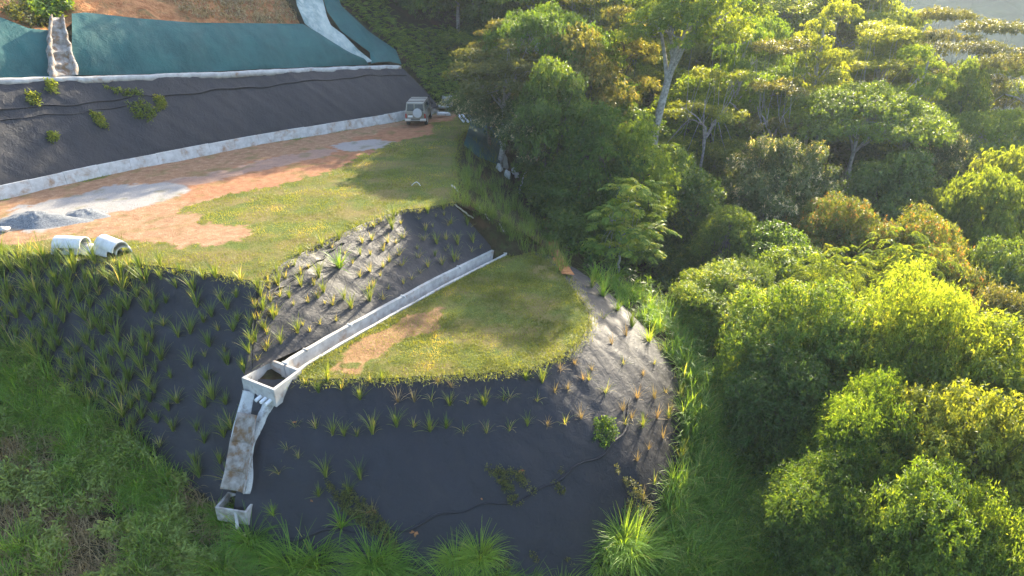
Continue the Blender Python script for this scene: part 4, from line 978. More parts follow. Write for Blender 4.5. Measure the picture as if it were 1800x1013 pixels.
# shrubs filling the shade
k = 0
for lab, grp, n, arch, mt_ in (('dark leafy shrub in the shaded forest understorey', 'shrubs in the forest understorey', 70, 'bush', 'lf_dark'), ('ferny green shrub in the shaded forest understorey', 'ferny shrubs in the forest understorey', 30, 'bush_b', 'lf_mid')):
    P = floor_pts(n * 3); P = P[(P[:, 1] < 85) & ((P[:, 0] > 15) | (P[:, 1] > 38))][:n]
    for p in P: tree('shrub', lab, 'shrub', arch, p[0], p[1], random.uniform(1.8, 3.8), None, 1.1, mt_, grp)
# ------------------------------------------------------------------ concrete works
def sweep(path, prof, closed=True, seg=.25, jitter=0.0, capped=True):
    """profile (s,z) swept along path; s is measured to the left of the direction of travel"""
    P = resample(path, max(2, int(np.linalg.norm(np.diff(np.array(path), axis=0), axis=1).sum() / seg)))
    d = np.gradient(P, axis=0)[:, :2]; d /= np.linalg.norm(d, axis=1, keepdims=True); nl = np.stack([-d[:, 1], d[:, 0]], 1)
    m = len(prof); V = np.zeros((len(P), m, 3))
    jt = (fbm(P[:, 0], P[:, 1], .8, 2) - .5) * jitter
    for i, (s, z) in enumerate(prof):
        V[:, i, :2] = P[:, :2] + nl * (s + jt)[:, None] if hasattr(s + jt, '__len__') else P[:, :2] + nl * s
        V[:, i, 2] = P[:, 2] + z + jt * .4
    b = MB(); n = len(P)
    fs = []
    for a in range(n - 1):
        for i in range(m if closed else m - 1):
            q = (i + 1) % m; fs.append((a * m + i, (a + 1) * m + i, (a + 1) * m + q, a * m + q))
    if closed and capped: fs += [tuple(range(m)), tuple(range((n - 1) * m, n * m))[::-1]]
    b.add(V.reshape(-1, 3), fs); return b
def fixn(me):
    import bmesh
    bm = bmesh.new(); bm.from_mesh(me); bmesh.ops.recalc_face_normals(bm, faces=bm.faces); bm.to_mesh(me); bm.free(); return me
# low wall at the foot of the cut, cast in bays
WP = resample(WALL[:-1] + [W(765, 199)], 200); L_ = np.r_[0, np.cumsum(np.linalg.norm(np.diff(WP, axis=0), axis=1))]
wb = MB(); s0 = 0
while s0 < L_[-1] - .5:
    s1 = min(s0 + random.uniform(1.7, 2.1), L_[-1])
    a = np.array([np.interp(s0 + .005, L_, WP[:, k]) for k in range(3)]); b = np.array([np.interp(s1 - .005, L_, WP[:, k]) for k in range(3)])
    d = b - a; ln = np.linalg.norm(d); az = math.atan2(d[1], d[0]); c = (a + b) / 2; h_ = .36 + random.uniform(-.012, .012)
    wb.box((c[0] - math.sin(az) * .14, c[1] + math.cos(az) * .14, h_ - .04), (ln / 2, .15 + random.uniform(-.008, .008), h_ + .04), az, taper=.62, tx=1.0, shift=(0, .05))
    s0 = s1
tag(obj('retaining_wall', fixn(wb.mesh('retaining_wall', MAT['concrete_pale']))), 'low pale concrete wall cast in bays along the foot of the black cut slope', 'wall')
me = fixn(sweep([tuple(np.add(p, (0, 0, 0))) for p in BENCH], [(-.2, -.3), (-.18, .05), (-.08, .08), (.0, .02), (.08, .08), (.19, .10), (.2, -.3)], jitter=.25).mesh('bench_drain', MAT['concrete'], True))
tag(obj('bench_drain', me), 'thin white concrete drain line between green netting and black sheet', 'drain')
# channel along the small lawn
CHP = [tuple(p) for p in smooth_pl(CH_IN[::-1], 1)]
ch = empty('drainage_channel', CHP[len(CHP) // 2]); o0 = np.array(CHP[len(CHP) // 2])
tag(ch, 'long open concrete channel along the foot of the slope beside the small lawn', 'drain channel')
CHL = [tuple(np.array(p) - o0) for p in CHP]
prof = [(-.13, -.6), (-.13, .07), (.02, .07), (.05, -.42), (.55, -.42), (.60, .20), (.76, .22), (.80, -.6)]
# path runs lawn end -> upper end, the bank is on its left
obj('channel_trough', fixn(sweep(CHL, prof, jitter=.05).mesh('channel_trough', MAT['concrete'])), ch)
e = np.array(CHL[-1]); d = np.array(CHL[-1]) - np.array(CHL[-2]); a = math.atan2(d[1], d[0])
b = MB(); b.box((e[0] - math.sin(a) * .33, e[1] + math.cos(a) * .33, -.2), (.07, .44, .33), a); obj('end_wall', b.mesh('end_wall', MAT['concrete_pale'], bevel=.01), ch)
b = MB()
for q in (.18, .36, .5, .66, .83):
    i_ = int(q * (len(CHL) - 1)); p = np.array(CHL[i_]); d = np.array(CHL[i_ + 1 if i_ + 1 < len(CHL) else i_]) - np.array(CHL[i_ - 1]); a = math.atan2(d[1], d[0])
    b.box((p[0] - math.sin(a) * .66, p[1] + math.cos(a) * .66, .19), (.045, .14, .05), a); b.box((p[0] - math.sin(a) * .3, p[1] + math.cos(a) * .3, -.40), (.03, .24, .03), a)
obj('joint_rib', b.mesh('joint_rib', MAT['grout'], bevel=.008), ch)

def basin(name, label, c4, zr, depth, th, mat):
    """open concrete box; c4 outer rim corners in order"""
    c4 = [np.array(p[:2]) for p in c4]; cen = sum(c4) / 4
    e = empty(name, (cen[0], cen[1], zr - depth)); tag(e, label, 'catch basin')
    inn = [p + (cen - p) / np.linalg.norm(cen - p) * th * 1.41 for p in c4]
    V = []
    for ring, z in ((c4, 0), (c4, depth), (inn, depth), (inn, .12)): V += [(p[0] - cen[0], p[1] - cen[1], z) for p in ring]
    F = [(3, 2, 1, 0), (12, 13, 14, 15)]
    for r_ in range(3):
        for k in range(4): F.append((r_ * 4 + k, r_ * 4 + (k + 1) % 4, (r_ + 1) * 4 + (k + 1) % 4, (r_ + 1) * 4 + k))
    me = bpy.data.meshes.new('basin_wall'); me.from_pydata(V, [], F); me.materials.append(MAT[mat]); fixn(me)
    import bmesh
    bm = bmesh.new(); bm.from_mesh(me); bmesh.ops.bevel(bm, geom=[x for x in bm.edges if x.calc_face_angle(0) > R(40)], offset=.015, segments=2, affect='EDGES'); bm.to_mesh(me); bm.free()
    obj('basin_wall', me, e)
    sv = [(p[0] - cen[0], p[1] - cen[1], .15) for p in inn]; me = bpy.data.meshes.new('silt'); me.from_pydata(sv, [], [(0, 1, 2, 3)]); me.materials.append(MAT['stain']); obj('silt', me, e)
    return e
ZR1 = ZB + .16
B1 = [W(424, 664, ZR1), W(481, 686, ZR1), W(530, 650, ZR1)]; B1.append(tuple(np.array(B1[0]) + np.array(B1[2]) - np.array(B1[1])))
bs = basin('catch_basin', 'upper open concrete catch basin where the channel meets the chute', B1, ZR1, .8, .13, 'concrete')
ZR2 = -6.65
B2 = [W(377, 892, ZR2), W(433, 901, ZR2), W(455, 873, ZR2)]; B2.append(tuple(np.array(B2[0]) + np.array(B2[2]) - np.array(B2[1])))
basin('catch_basin', 'lower small open concrete catch basin at the foot of the chute', B2, ZR2, .65, .10, 'stain')
# chute between the basins: half pipes bedded in splashed grout
nF3 = np.array([nF[0] * .8, nF[1] * .8, .6])
def cpt(px, py, off): return np.array(onF(px, py)) + nF3 * off
chute = empty('drop_chute', tuple(cpt(430, 860, 0))); c0 = cpt(430, 860, 0)
tag(chute, 'steep chute of half-round pipes bedded in white grout between the two basins', 'chute')
path = resample([cpt(462, 692, .32), cpt(452, 730, .36), cpt(443, 770, .42), cpt(436, 812, .45), cpt(426, 862, .45)], 50) - c0
side = np.array([.96, -.28, 0])
def bed(u0, u1, halfw, depth, mat, name, seed, col=22):
    r_ = np.random.default_rng(seed); idx = np.linspace(u0 * 49, u1 * 49, 30); V = []
    for i_, q in enumerate(idx):
        c = np.array([np.interp(q, np.arange(50), path[:, k]) for k in range(3)])
        for j in range(col):
            s = (j / (col - 1) - .5) * 2; hw = halfw * (1 - .25 * i_ / 29) * (1 - .25 * math.exp(-((i_ / 29 - .66) / .16) ** 2)) * (1 + .2 * (vnoise(i_ * .12, seed, 1, 1 if s > 0 else 2) - .5) * 2)
            prof_ = -.22 * max(0, 1 - (abs(s) / .62) ** 2) + (.10 if abs(s) < .85 else -.25 * (abs(s) - .85) / .15)
            nn = (float(fbm(i_ * .35, j * .35 + seed, 1.5, 1)) - .5) * .16
            V.append(c + side * (s * hw - .02) + nF3 * (prof_ + depth + nn))
    k = np.arange(29)[:, None] * col + np.arange(col - 1)[None]; F = np.stack([k, k + col, k + col + 1, k + 1], -1).reshape(-1, 4)
    return obj(name, mesh_np(name, V, F, MAT[mat], smooth=True), chute)
bed(-.06, 1.03, .80, .05, 'grout', 'grout_bed', 3)
def halfpipe_pts(p0, p1, rad0, rad1, th, sd, nm, name, mat, parent, up):
    n = 14; V = []; ax = [np.array(p0), np.array(p1)]
    m = 8
    for i_ in range(m):
        f = i_ / (m - 1); c = ax[0] * (1 - f) + ax[1] * f; rr_ = rad0 * (1 - f) + rad1 * f
        for ring in (rr_, rr_ + th):
            for k in range(n + 1):
                t = R(28) + R(124) * k / n
                V.append(c + np.array(sd) * .16 + np.array(up) * .24 - np.array(sd) * math.cos(t) * ring - np.array(up) * math.sin(t) * ring)
    F = []; w_ = 2 * (n + 1)
    for i_ in range(m - 1):
        a = i_ * w_
        for k in range(n):
            F.append((a + k, a + k + 1, a + w_ + k + 1, a + w_ + k)); F.append((a + n + 1 + k, a + w_ + n + 1 + k, a + w_ + n + 2 + k, a + n + 2 + k))
        F.append((a, a + w_, a + w_ + n + 1, a + n + 1)); F.append((a + n, a + 2 * n + 1, a + w_ + 2 * n + 1, a + w_ + n))
    for a in (0, (m - 1) * w_):
        for k in range(n): F.append((a + k, a + n + 1 + k, a + n + 2 + k, a + k + 1))
    me = bpy.data.meshes.new(name); me.from_pydata([tuple(v) for v in V], [], F); me.materials.append(MAT[mat]); fixn(me)
    for p in me.polygons: p.use_smooth = len(p.vertices) == 4 and p.area > .004
    return obj(name, me, parent)
pp = lambda q, off: np.array([np.interp(q * 49, np.arange(50), path[:, k]) for k in range(3)]) + nF3 * off
halfpipe_pts(pp(.22, .56), pp(.52, .46), .44, .50, .05, side, 0, 'half_pipe', 'stain_pale', chute, nF3)
halfpipe_pts(pp(.48, .50), pp(.80, .50), .54, .50, .05, side, 0, 'half_pipe', 'stain_pale', chute, nF3)
halfpipe_pts(pp(.76, .46), pp(.99, .50), .52, .56, .05, side, 0, 'half_pipe', 'stain_pale', chute, nF3)
stc = np.array(W(468, 694, ZR1 - .35)) + np.array([0, -.02, 0]) - c0
fd = np.array(W(481, 686, ZR1)) - np.array(W(424, 664, ZR1)); fd /= np.linalg.norm(fd); fo = np.array([fd[1], -fd[0], 0])
if fo[1] > 0: fo = -fo
fc = (np.array(W(424, 664, ZR1)) * .30 + np.array(W(481, 686, ZR1)) * .70) - c0
for q in (-.27, 0, .27):
    b = MB(); p = fc + fd * q + np.array([0, 0, -.55]); b.tube([p, p + fo * .28 - [0, 0, .05]], .075, 12); obj('outlet_pipe', b.mesh('outlet_pipe', MAT['pvc'], False), chute)
b = MB(); q_ = np.array(W(440, 898, ZR2)); 
op = hit(418, 918, ['low', 'left', 'terrain']); b.tube([(0, 0, .5), (.12, -.35, .0)], .06, 10); tag(obj('outlet_pipe', b.mesh('outlet_pipe', MAT['concrete']), None, tuple(op)), 'short pale outlet pipe sticking out below the lower catch basin', 'pipe')

# stepped chute in the green netting
ec = empty('stepped_chute', tuple(onC(110, 136))); c1 = np.array(onC(110, 136))
tag(ec, 'stepped white concrete chute running down between two green nettings', 'chute')
pa = resample([onC(100, 30, .4), onC(101, 60, .45), onC(106, 95, .4), onC(112, 120, .3), onC(114, 137, .1)], 40)
nC3 = np.array([-nC[0] * .77, -nC[1] * .77, .64]); sC = np.array([.658, .754, 0])
V = []; col = 18
for i_ in range(40):
    f = i_ / 39; wdt = (.45 + .5 * f) * (1 + .25 * (vnoise(i_ * .3, 2, 1, 1) - .5)); stp = .22 * ((f * 5) % 1)
    for j in range(col):
        s = (j / (col - 1) - .5) * 2; h_ = (.26 if .55 < abs(s) < .9 else (-.05 + stp if abs(s) <= .55 else -.2)) + (float(fbm(i_ * .4, j * .5, 1.5, 2)) - .5) * .22
        V.append(pa[i_] - c1 + sC * s * wdt + nC3 * h_)
k = np.arange(39)[:, None] * col + np.arange(col - 1)[None]; F = np.stack([k, k + col, k + col + 1, k + 1], -1).reshape(-1, 4)
obj('chute_bed', mesh_np('chute_bed', V, F, MAT['stain_pale'], smooth=True), ec)

# corner works beyond the vehicle
bc = W(787, 193); e = empty('concrete_block', bc, .5); tag(e, 'upright unfinished concrete block with rebar at the back corner of the pad', 'concrete block')
b = MB(); b.box((0, 0, .62), (.38, .36, .62)); obj('block', b.mesh('block', MAT['concrete_pale'], bevel=.02), e)
for sx in (-.25, 0, .25):
    for sy in (-.22, .22):
        b = MB(); b.tube([(sx, sy, 1.2), (sx + random.uniform(-.03, .03), sy, 1.5)], .014, 6); obj('rebar', b.mesh('rebar', MAT['bark']), e)
for i_, (a_, b_, sx, sy, sz, rz, rx, lab) in enumerate((
        (772, 190, .75, .5, .12, .5, -.5, 'tilted concrete slab leaning left of the upright block'), (758, 193, .8, .35, .12, 1.0, .6, 'pale concrete slab lying at the right end of the low wall'),
        (780, 200, .6, .25, .1, .3, .15, 'flat concrete piece on the ground in front of the upright block'), (765, 182, .45, .5, .1, .2, -.7, 'broken concrete piece high on the bank end near the block'))):
    p = W(a_, b_, .25); b = MB(); b.box((0, 0, 0), (sx, sy, sz), taper=.9)
    o = tag(obj('concrete_slab', b.mesh('concrete_slab', MAT['grout'], bevel=.03), None, p, (rx, .1, rz)), lab, 'concrete slab')

# half-round culvert pieces by the front edge
def culvert(x, y, z, az, L, r_, lab, tilt=0.0, roll=0.0, th=.07):
    e = MB(); n = 16
    V = []
    for yy in (-L / 2, L / 2):
        for ring in (r_ - th, r_):
            for k in range(n + 1):
                t = math.pi * k / n; V.append((yy, math.cos(t) * ring, math.sin(t) * ring))
    F = []; q = n + 1
    for k in range(n):
        F += [(k, k + 1, 2 * q + k + 1, 2 * q + k), (q + k, 3 * q + k, 3 * q + k + 1, q + k + 1), (k, q + k, q + k + 1, k + 1), (2 * q + k, 2 * q + k + 1, 3 * q + k + 1, 3 * q + k)]
    F += [(0, 2 * q, 3 * q, q), (n, q + n, 3 * q + n, 2 * q + n)]
    me = bpy.data.meshes.new('half_culvert'); me.from_pydata(V, [], F); me.materials.append(MAT['culvert']); fixn(me)
    import bmesh
    bm = bmesh.new(); bm.from_mesh(me); bmesh.ops.bevel(bm, geom=[x for x in bm.edges if x.calc_face_angle(0) > R(50)], offset=.012, segments=2, affect='EDGES'); bm.to_mesh(me); bm.free()
    for p in me.polygons: p.use_smooth = True
    me.set_sharp_from_angle(angle=R(35))
    return tag(obj('half_culvert', me, None, (x, y, z), (roll, tilt, az)), lab, 'culvert pipe')
def cul(px, py, z, az, L, r_, lab, **k): p = W(px, py, z); return culvert(p[0], p[1], z, az, L, r_, lab, **k)
cul(124, 442, .05, -.1, 1.3, .43, 'half-round concrete culvert on the grass, bottom of the left pair')
cul(126, 431, .44, -.1, 1.35, .42, 'half-round concrete culvert lying on top of the left pair')
cul(158, 443, .03, -.15, .62, .40, 'short half-round culvert piece in the middle of the pile', tilt=.05)
cul(188, 444, .03, -.45, 1.0, .42, 'half-round concrete culvert on the ground under the tilted one')
cul(196, 434, .36, -.45, 1.2, .43, 'tilted half-round concrete culvert lying on top at the right', tilt=.12)
cul(216, 443, .03, -.9, .55, .36, 'smallest half-round culvert with open end at the right end of the pile')
# plastic pipes
for a, b_, c, d, lab in ((806.6, 203, 814.8, 213.5, 'white plastic pipe on the grass, leftmost of three near the trees'), (811.8, 201.5, 823, 214, 'white plastic pipe on the grass, middle of three near the trees'), (818.5, 199.3, 835, 213, 'white plastic pipe with a tee end, rightmost of three near the trees')):
    p = np.array(W(a, b_, .12)); q = np.array(W(c, d, .12)); b = MB(); b.tube([(0, 0, 0), tuple(q - p)], .10, 12)
    if 'tee' in lab:
        dd = (q - p) / np.linalg.norm(q - p); sd = np.array([-dd[1], dd[0], 0]); m_ = (q - p) * .88; b.tube([tuple(m_ - sd * .32), tuple(m_ + sd * .32)], .12, 12)
    tag(obj('plastic_pipe', b.mesh('plastic_pipe', MAT['pvc'], False), None, tuple(p)), lab, 'pipe')
# gravel heap
def heap(name, lab, cat, px, py, rx, ry, h_, mat, seed, az=0):
    c = W(px, py, 0); n = 46; V = [(0, 0, h_)]; F = []
    for i_ in range(1, 24):
        f = i_ / 23
        for j in range(n):
            t = 2 * math.pi * j / n; wv = 1 + .22 * math.sin(2 * t + seed) + .1 * math.sin(5 * t + seed)
            x = math.cos(t) * rx * f * wv; y = math.sin(t) * ry * f * wv
            z = h_ * (.5 + .5 * math.cos(math.pi * min(1, f * 1.02))) ** .9 * (.85 + .3 * vnoise(x + 9, y + 9, .8, seed)) + (vnoise(x, y, .14, 3) - .5) * .12 * (1 - f) - .06 * f
            V.append((x, y, z))
    for j in range(n): F.append((0, 1 + j, 1 + (j + 1) % n))
    for i_ in range(22):
        for j in range(n): a = 1 + i_ * n + j; b = 1 + i_ * n + (j + 1) % n; F.append((a, a + n, b + n, b))
    me = bpy.data.meshes.new(name); me.from_pydata(V, [], F); me.materials.append(MAT[mat]); fixn(me)
    for p in me.polygons: p.use_smooth = True
    return tag(obj(name, me, None, (c[0], c[1], .02), (0, 0, az)), lab, cat)
heap('gravel_heap', 'dark grey heap of crushed stone at the left end of the gravel', 'gravel heap', 62, 392, 2.4, 1.4, .55, 'gravel', 2, .2)
heap('gravel_heap', 'low flat spread of crushed stone behind the dark heap', 'gravel heap', 150, 378, 1.6, 1.0, .28, 'gravel', 4, .2)
def rock(name, lab, p, s, seed, mat='rock', cat='rock'):
    r_ = np.random.default_rng(seed); import bmesh
    bm = bmesh.new(); bmesh.ops.create_icosphere(bm, subdivisions=3, radius=1)
    for v in bm.verts:
        q = np.array(v.co); f = 1 + .25 * math.sin(q[0] * 3 + seed) * math.cos(q[1] * 4) + .12 * math.sin(q[2] * 6 + seed * 2)
        v.co = Vector((q[0] * s[0] * f, q[1] * s[1] * f, max(-.3, q[2]) * s[2] * f))
    me = bpy.data.meshes.new(name); bm.to_mesh(me); bm.free(); me.materials.append(MAT[mat])
    for p_ in me.polygons: p_.use_smooth = True
    return tag(obj(name, me, None, tuple(p)), lab, cat)
rock('rock', 'pale rock at the left edge below the gravel heap', W(6, 404, .1), (.3, .2, .16), 3)
rock('rock', 'grey boulder beside the red earth path in shade', hit(978, 398) , (.35, .35, .45), 5, 'stain')
for i_, (a, b_, s) in enumerate(((886, 292, .8), (892, 312, .55), (878, 300, .5), (903, 305, .4), (908, 312, .35))):
    p = hit(a, b_); rock('sack', ['tallest white sack propped on the shaded bank', 'white sack lying below the tallest sack', 'small white sack left of the tallest sack', 'small pale sack right of the tallest sack', 'rightmost small pale sack on the shaded bank'][i_], p + [0, -.2, .15], (s * .45, s * .4, s * .9), i_ + 8, 'cloth', 'sack')
# teal cloth on the bank
V, F = ruled('tarp', [hit(832, 208) + [0, 0, .35], hit(858, 225) + [0, 0, .5], hit(885, 260) + [0, 0, .6]], [hit(815, 262) + [0, 0, .3], hit(840, 285) + [0, 0, .4], hit(878, 300) + [0, 0, .4]], 24, 24, amp=.12, ns=.8)
tag(obj('tarpaulin', mesh_np('tarpaulin', V, F, MAT['net'], smooth=True)), 'crumpled teal netting hanging on the bank right of the pad', 'netting')
# poles
def pole(name, lab, p, q, r0, r1, mat, cat, bend=.0):
    t = Tubes(); p = np.array(p); P = bez((0, 0, 0), np.array(q) - p, bend, 8, rng, .02); t.add(P, np.linspace(r0, r1, 8), 8); return tag(obj(name, t.mesh(name, MAT[mat]), None, tuple(p)), lab, cat)
a = hit(912, 342); pole('bare_stem', 'bare white bent stem standing on the bank right of the sacks', a, a + [.5, .3, 1.6], .07, .05, 'cloth', 'dead stem', .15)
for a, b_, c, d, lab in ((800, 364, 832, 388, 'longest pale board along the right edge of the black slope'), (838, 362, 846, 374, 'short pale board above the longest board'), (852, 380, 860, 392, 'short pale board on the grassy bank, middle of three'), (878, 398, 886, 412, 'short pale board on the grassy bank nearest the channel end'), (794, 330, 806, 342, 'short pale board at the corner of the upper lawn')):
    p = hit(a, b_); q = hit(c, d); pole('board', lab, p + [0, 0, .15], q + [0, 0, .15], .045, .04, 'wood', 'board')
p = W(726, 327, .03); b = MB(); b.tube([(-.1, 0, .02), (.1, .12, .17), (.22, .16, .2), (.36, .05, .12), (.45, -.05, .02)], .016, 6); tag(obj('bent_rod', b.mesh('bent_rod', MAT['pvc'], True), None, p), 'thin white bent rod lying on the upper lawn near its corner', 'rod')
# seams of the sheets, weighed down folds
def seam(parent_label, key, v0, v1, u0, u1, r_=.035):
    P = GRID[key]; nv_, nu_ = P.shape[:2]; us = np.linspace(u0, u1, 90); pts = []
    for u in us:
        v = v0 + (v1 - v0) * (u - u0) / (u1 - u0) + .015 * math.sin(u * 40) + .01 * math.sin(u * 97)
        a = v * (nv_ - 1); b_ = u * (nu_ - 1); i_, j_ = int(a), int(b_); i2, j2 = min(i_ + 1, nv_ - 1), min(j_ + 1, nu_ - 1); fa, fb = a - i_, b_ - j_
        pts.append(P[i_, j_] * (1 - fa) * (1 - fb) + P[i2, j_] * fa * (1 - fb) + P[i_, j2] * (1 - fa) * fb + P[i2, j2] * fa * fb + [0, 0, r_ * .4 + .01])
    t = Tubes(); rr_ = r_ * (.6 + .9 * np.array([vnoise(q * 30, 3, 1, 2) for q in us])); t.add(pts, rr_, 6)
    par = [o for o in COL.objects if o.get('label') == parent_label][0]
    obj('seam', t.mesh('seam', MAT['fabric']), par)
LB = {o.name: o for o in COL.objects}
lab_of = lambda s: [o['label'] for o in COL.objects if o.get('label', '').startswith(s)][0]
seam(lab_of('long black geotextile'), 'cut', .34, .2, .1, .99, .06)
seam(lab_of('long black geotextile'), 'cut', .45, .38, .1, .42, .04)
seam(lab_of('black geotextile wrapping'), 'low', .72, .45, .02, .58, .05)
seam(lab_of('black geotextile between'), 'mid', .12, .3, .55, .98, .04)
# red earth path at the edge of the trees
pth = [hit(a, b_, ['terrain', 'rslope', 'rslope2', 'low']) for a, b_ in ((958, 385), (966, 410), (972, 440), (985, 465), (998, 485))]
V, F = ruled('path', [p + [-.3, 0, .1] for p in pth], [p + [.35, -.1, .1] for p in pth], 30, 6, amp=.04)
tag(obj('path', mesh_np('path', V, F, MAT['redsoil'], smooth=True)), kind='structure')

for i_, (a, b_, s, lab) in enumerate(((655, 897, .30, 'brown dead leaf on the black sheet above the largest bottom grass clump'), (730, 936, .34, 'curled brown dead leaf low on the black sheet near the middle'), (845, 876, .16, 'small brown leaf on the fold line of the lower black sheet'), (520, 742, .2, 'pale dry leaf on black sheet right of the chute'), (915, 828, .2, 'dry straw scrap in the middle right of the lower black sheet'), (1108, 905, .18, 'small reddish leaf low on the nose'), (548, 880, .14, 'tiny brown leaf left of the curled dead leaves'))):
    p = hit(a, b_, ['low']); r_ = np.random.default_rng(i_ + 40)
    B_ = np.zeros((3, 3)); D_ = nrm(r_.normal(0, 1, (3, 3)) * [1, .5, .3]); V, F = leaves_mesh(B_, D_, nrm(r_.normal(0, .3, (3, 3)) + [0, -.6, .8]), np.array([s, s * .7, s * .6]), np.array([s * .4] * 3))
    tag(obj('dead_leaf', mesh_np('dead_leaf', V, F, MAT['redsoil'], np.zeros(3)), None, tuple(p + [0, -.03, .04])), lab, 'leaf')
# creeping weeds on the black sheets
def creep(poly, n, keys, spread=.5, L=.09, mat='lf_mid', thr=.5, k=1):
    pts = area_points(poly, n, keys); pts = pts[fbm(pts[:, 0] * 1.0 + pts[:, 2], pts[:, 1] - pts[:, 2], spread, k) > thr]; m = len(pts)
    P = pts + np.c_[np.zeros((m, 2)), rng.uniform(.02, .14, m)]
    b, ld, N, Ls, Ws = sprays(P, nrm(rng.normal(0, .8, (m, 3)) + [0, -.3, .5]), 'whorl', .12, L, L * .5, 6, rng, .1); V, F = leaves_mesh(b, ld, N, Ls, Ws)
    return V, F, np.clip(rng.uniform(0, .9, (m, 6)), 0, 1).ravel()
stuff('creeping_weed', 'thin creeping weeds spreading over the lower black slope', *creep([(560, 830), (720, 800), (900, 830), (1100, 820), (1150, 900), (1080, 990), (900, 1000), (700, 980), (600, 900)], 9000, ['low'], 1.3, .085, 'lf_mid', .62, 2), 'lf_olive', 'weeds')
stuff('creeping_weed', 'bushy weed patch on the lower black slope below the sunlit nose', *creep([(1045, 740), (1075, 735), (1085, 765), (1065, 790), (1045, 775)], 220, ['low'], .5, .10, 'lf_mid', .2), 'lf_mid', 'weeds')
for lab, poly in (('largest tangle of yellowish weeds on the black cut slope', [(220, 185), (255, 175), (275, 200), (268, 218), (240, 208)]), ('weed patch left of and below the largest tangle on the cut slope', [(160, 200), (180, 205), (190, 228), (172, 222)]),
                  ('sparse weeds high on the cut slope under the white drain', [(180, 152), (250, 162), (250, 172), (200, 165)]), ('small weeds on the cut slope left of the chute line', [(45, 165), (75, 165), (70, 190), (50, 180)]),
                  ('bunched weeds just below the stepped chute', [(78, 142), (104, 145), (98, 165), (80, 162)]), ('small tuft of weeds low on the cut slope at the left', [(86, 236), (104, 236), (100, 250), (88, 250)]), ('weeds to the right of the largest tangle on the cut slope', [(270, 170), (288, 175), (292, 190), (278, 195)])):
    V, F, T = creep(poly, 150 if 'largest' in lab else 70, ['cut'], .4, .16, thr=.1)
    tag(obj('weed_patch', mesh_np('weed_patch', V, F, MAT['lf_yellow'], T)), lab, 'weeds')
# ragged turf hanging over the sheet edges
def fringe(pl, n, z, jit=.24, L=.17):
    P = resample([(p[0], p[1], z) for p in pl], n) + np.c_[rng.normal(0, jit, (n, 2)), np.full(n, -.02)]
    V, F, ix = blades(P, rng.uniform(0, 6.28, n), L * rng.uniform(.4, 1.4, n), np.abs(rng.normal(0, .6, n)), rng.uniform(.3, 1.8, n), np.full(n, .022), 3)
    return V, F, rng.uniform(0, .8, n)[ix]
stuff('edge_grass', 'ragged longer grass along the rim of the upper lawn', *fringe(FRONT + SIDE + RIGHT, 9000, 0.0), 'turf', 'grass')
stuff('edge_grass', 'ragged longer grass along the rim of the small lower lawn', *fringe(EDGE2, 6000, ZB), 'turf', 'grass')
stuff('edge_grass', 'grass growing along the concrete channel on the lawn side', *fringe([tuple(np.add(p, (.25, -.2, 0))) for p in CH_IN], 2600, ZB, .1, .16), 'turf', 'grass')

# ------------------------------------------------------------------ off-road vehicle
def paint():
    m, nt, b = new_mat('champagne_paint', .35, .5)
    c = ramp(nt, noise(nt, 1.5, 5), [(.35, (.19, .175, .145)), (.7, (.25, .235, .20))]); nt.links.new(c, b.inputs['Base Color']); b.inputs['Metallic'].default_value = .35; b.inputs['Coat Weight'].default_value = .5
    return m
def flat(name, c, rough=.5, metal=0, spec=.5):
    m, nt, b = new_mat(name, rough, spec); n = noise(nt, 6, 4); cc = ramp(nt, n, [(.3, tuple(x * .85 for x in c)), (.7, c)]); nt.links.new(cc, b.inputs['Base Color']); b.inputs['Metallic'].default_value = metal; return m
PT = paint(); GLS = flat('car_glass', (.02, .03, .05), .12, 0, .7); RUB = flat('tyre_rubber', (.025, .024, .023), .85); DRK = flat('black_trim', (.02, .02, .02), .6)
RED = flat('red_lens', (.35, .02, .015), .25); CHR = flat('chrome_bumper', (.6, .6, .58), .3, .7); PLT = flat('plate', (.7, .7, .68), .5); WHT = flat('cover_grey', (.42, .43, .43), .5)
cp = W(732, 222, 0); car = empty('off_road_vehicle', (cp[0] + .05, cp[1] + 1.9, .03), R(-1)); tag(car, 'champagne coloured boxy off-road vehicle parked by the low wall, seen from behind', 'car')
def part(name, mat, fn, parent=car, smooth=False, bevel=.0):
    b = MB(); fn(b); return obj(name, b.mesh(name, mat, smooth, bevel), parent)
def body(b):
    b.box((0, -.75, .86), (.84, 1.45, .36), taper=.985); b.box((0, 1.35, .84), (.74, .80, .30), taper=.95); b.box((0, 1.25, .58), (.80, .95, .1))
part('body', PT, body, bevel=.06)
part('cabin', PT, lambda b: b.box((0, -.72, 1.53), (.81, 1.42, .335), taper=.93, tx=.88), bevel=.05)
part('roof', flat('roof_paint', (.33, .31, .27), .4), lambda b: b.box((0, -.74, 1.885), (.715, 1.32, .03), taper=.96), bevel=.025)
for sx in (-1, 1):
    part('fender', PT, lambda b: (b.box((sx * .82, -1.35, .74), (.07, .46, .13), taper=.85), b.box((sx * .80, 1.35, .74), (.09, .46, .13), taper=.85)), bevel=.04)
for x0, x1 in ((-.66, -.13), (-.03, .66)):
    f = part('rear_window', DRK, lambda b: b.add([(x0 - .02, -2.187, 1.25), (x1 + .02, -2.187, 1.25), (x1 * .94 + .02 * (x1 > .3), -2.112, 1.79), (x0 * .94 - .02 * (x0 < -.3), -2.112, 1.79)], [(0, 1, 2, 3)]))
    part('pane', GLS, lambda b: b.add([(x0 + .02, -2.196, 1.28), (x1 - .02, -2.196, 1.28), (x1 * .93 - .02, -2.124, 1.76), (x0 * .93 + .02, -2.124, 1.76)], [(0, 1, 2, 3)]), f)
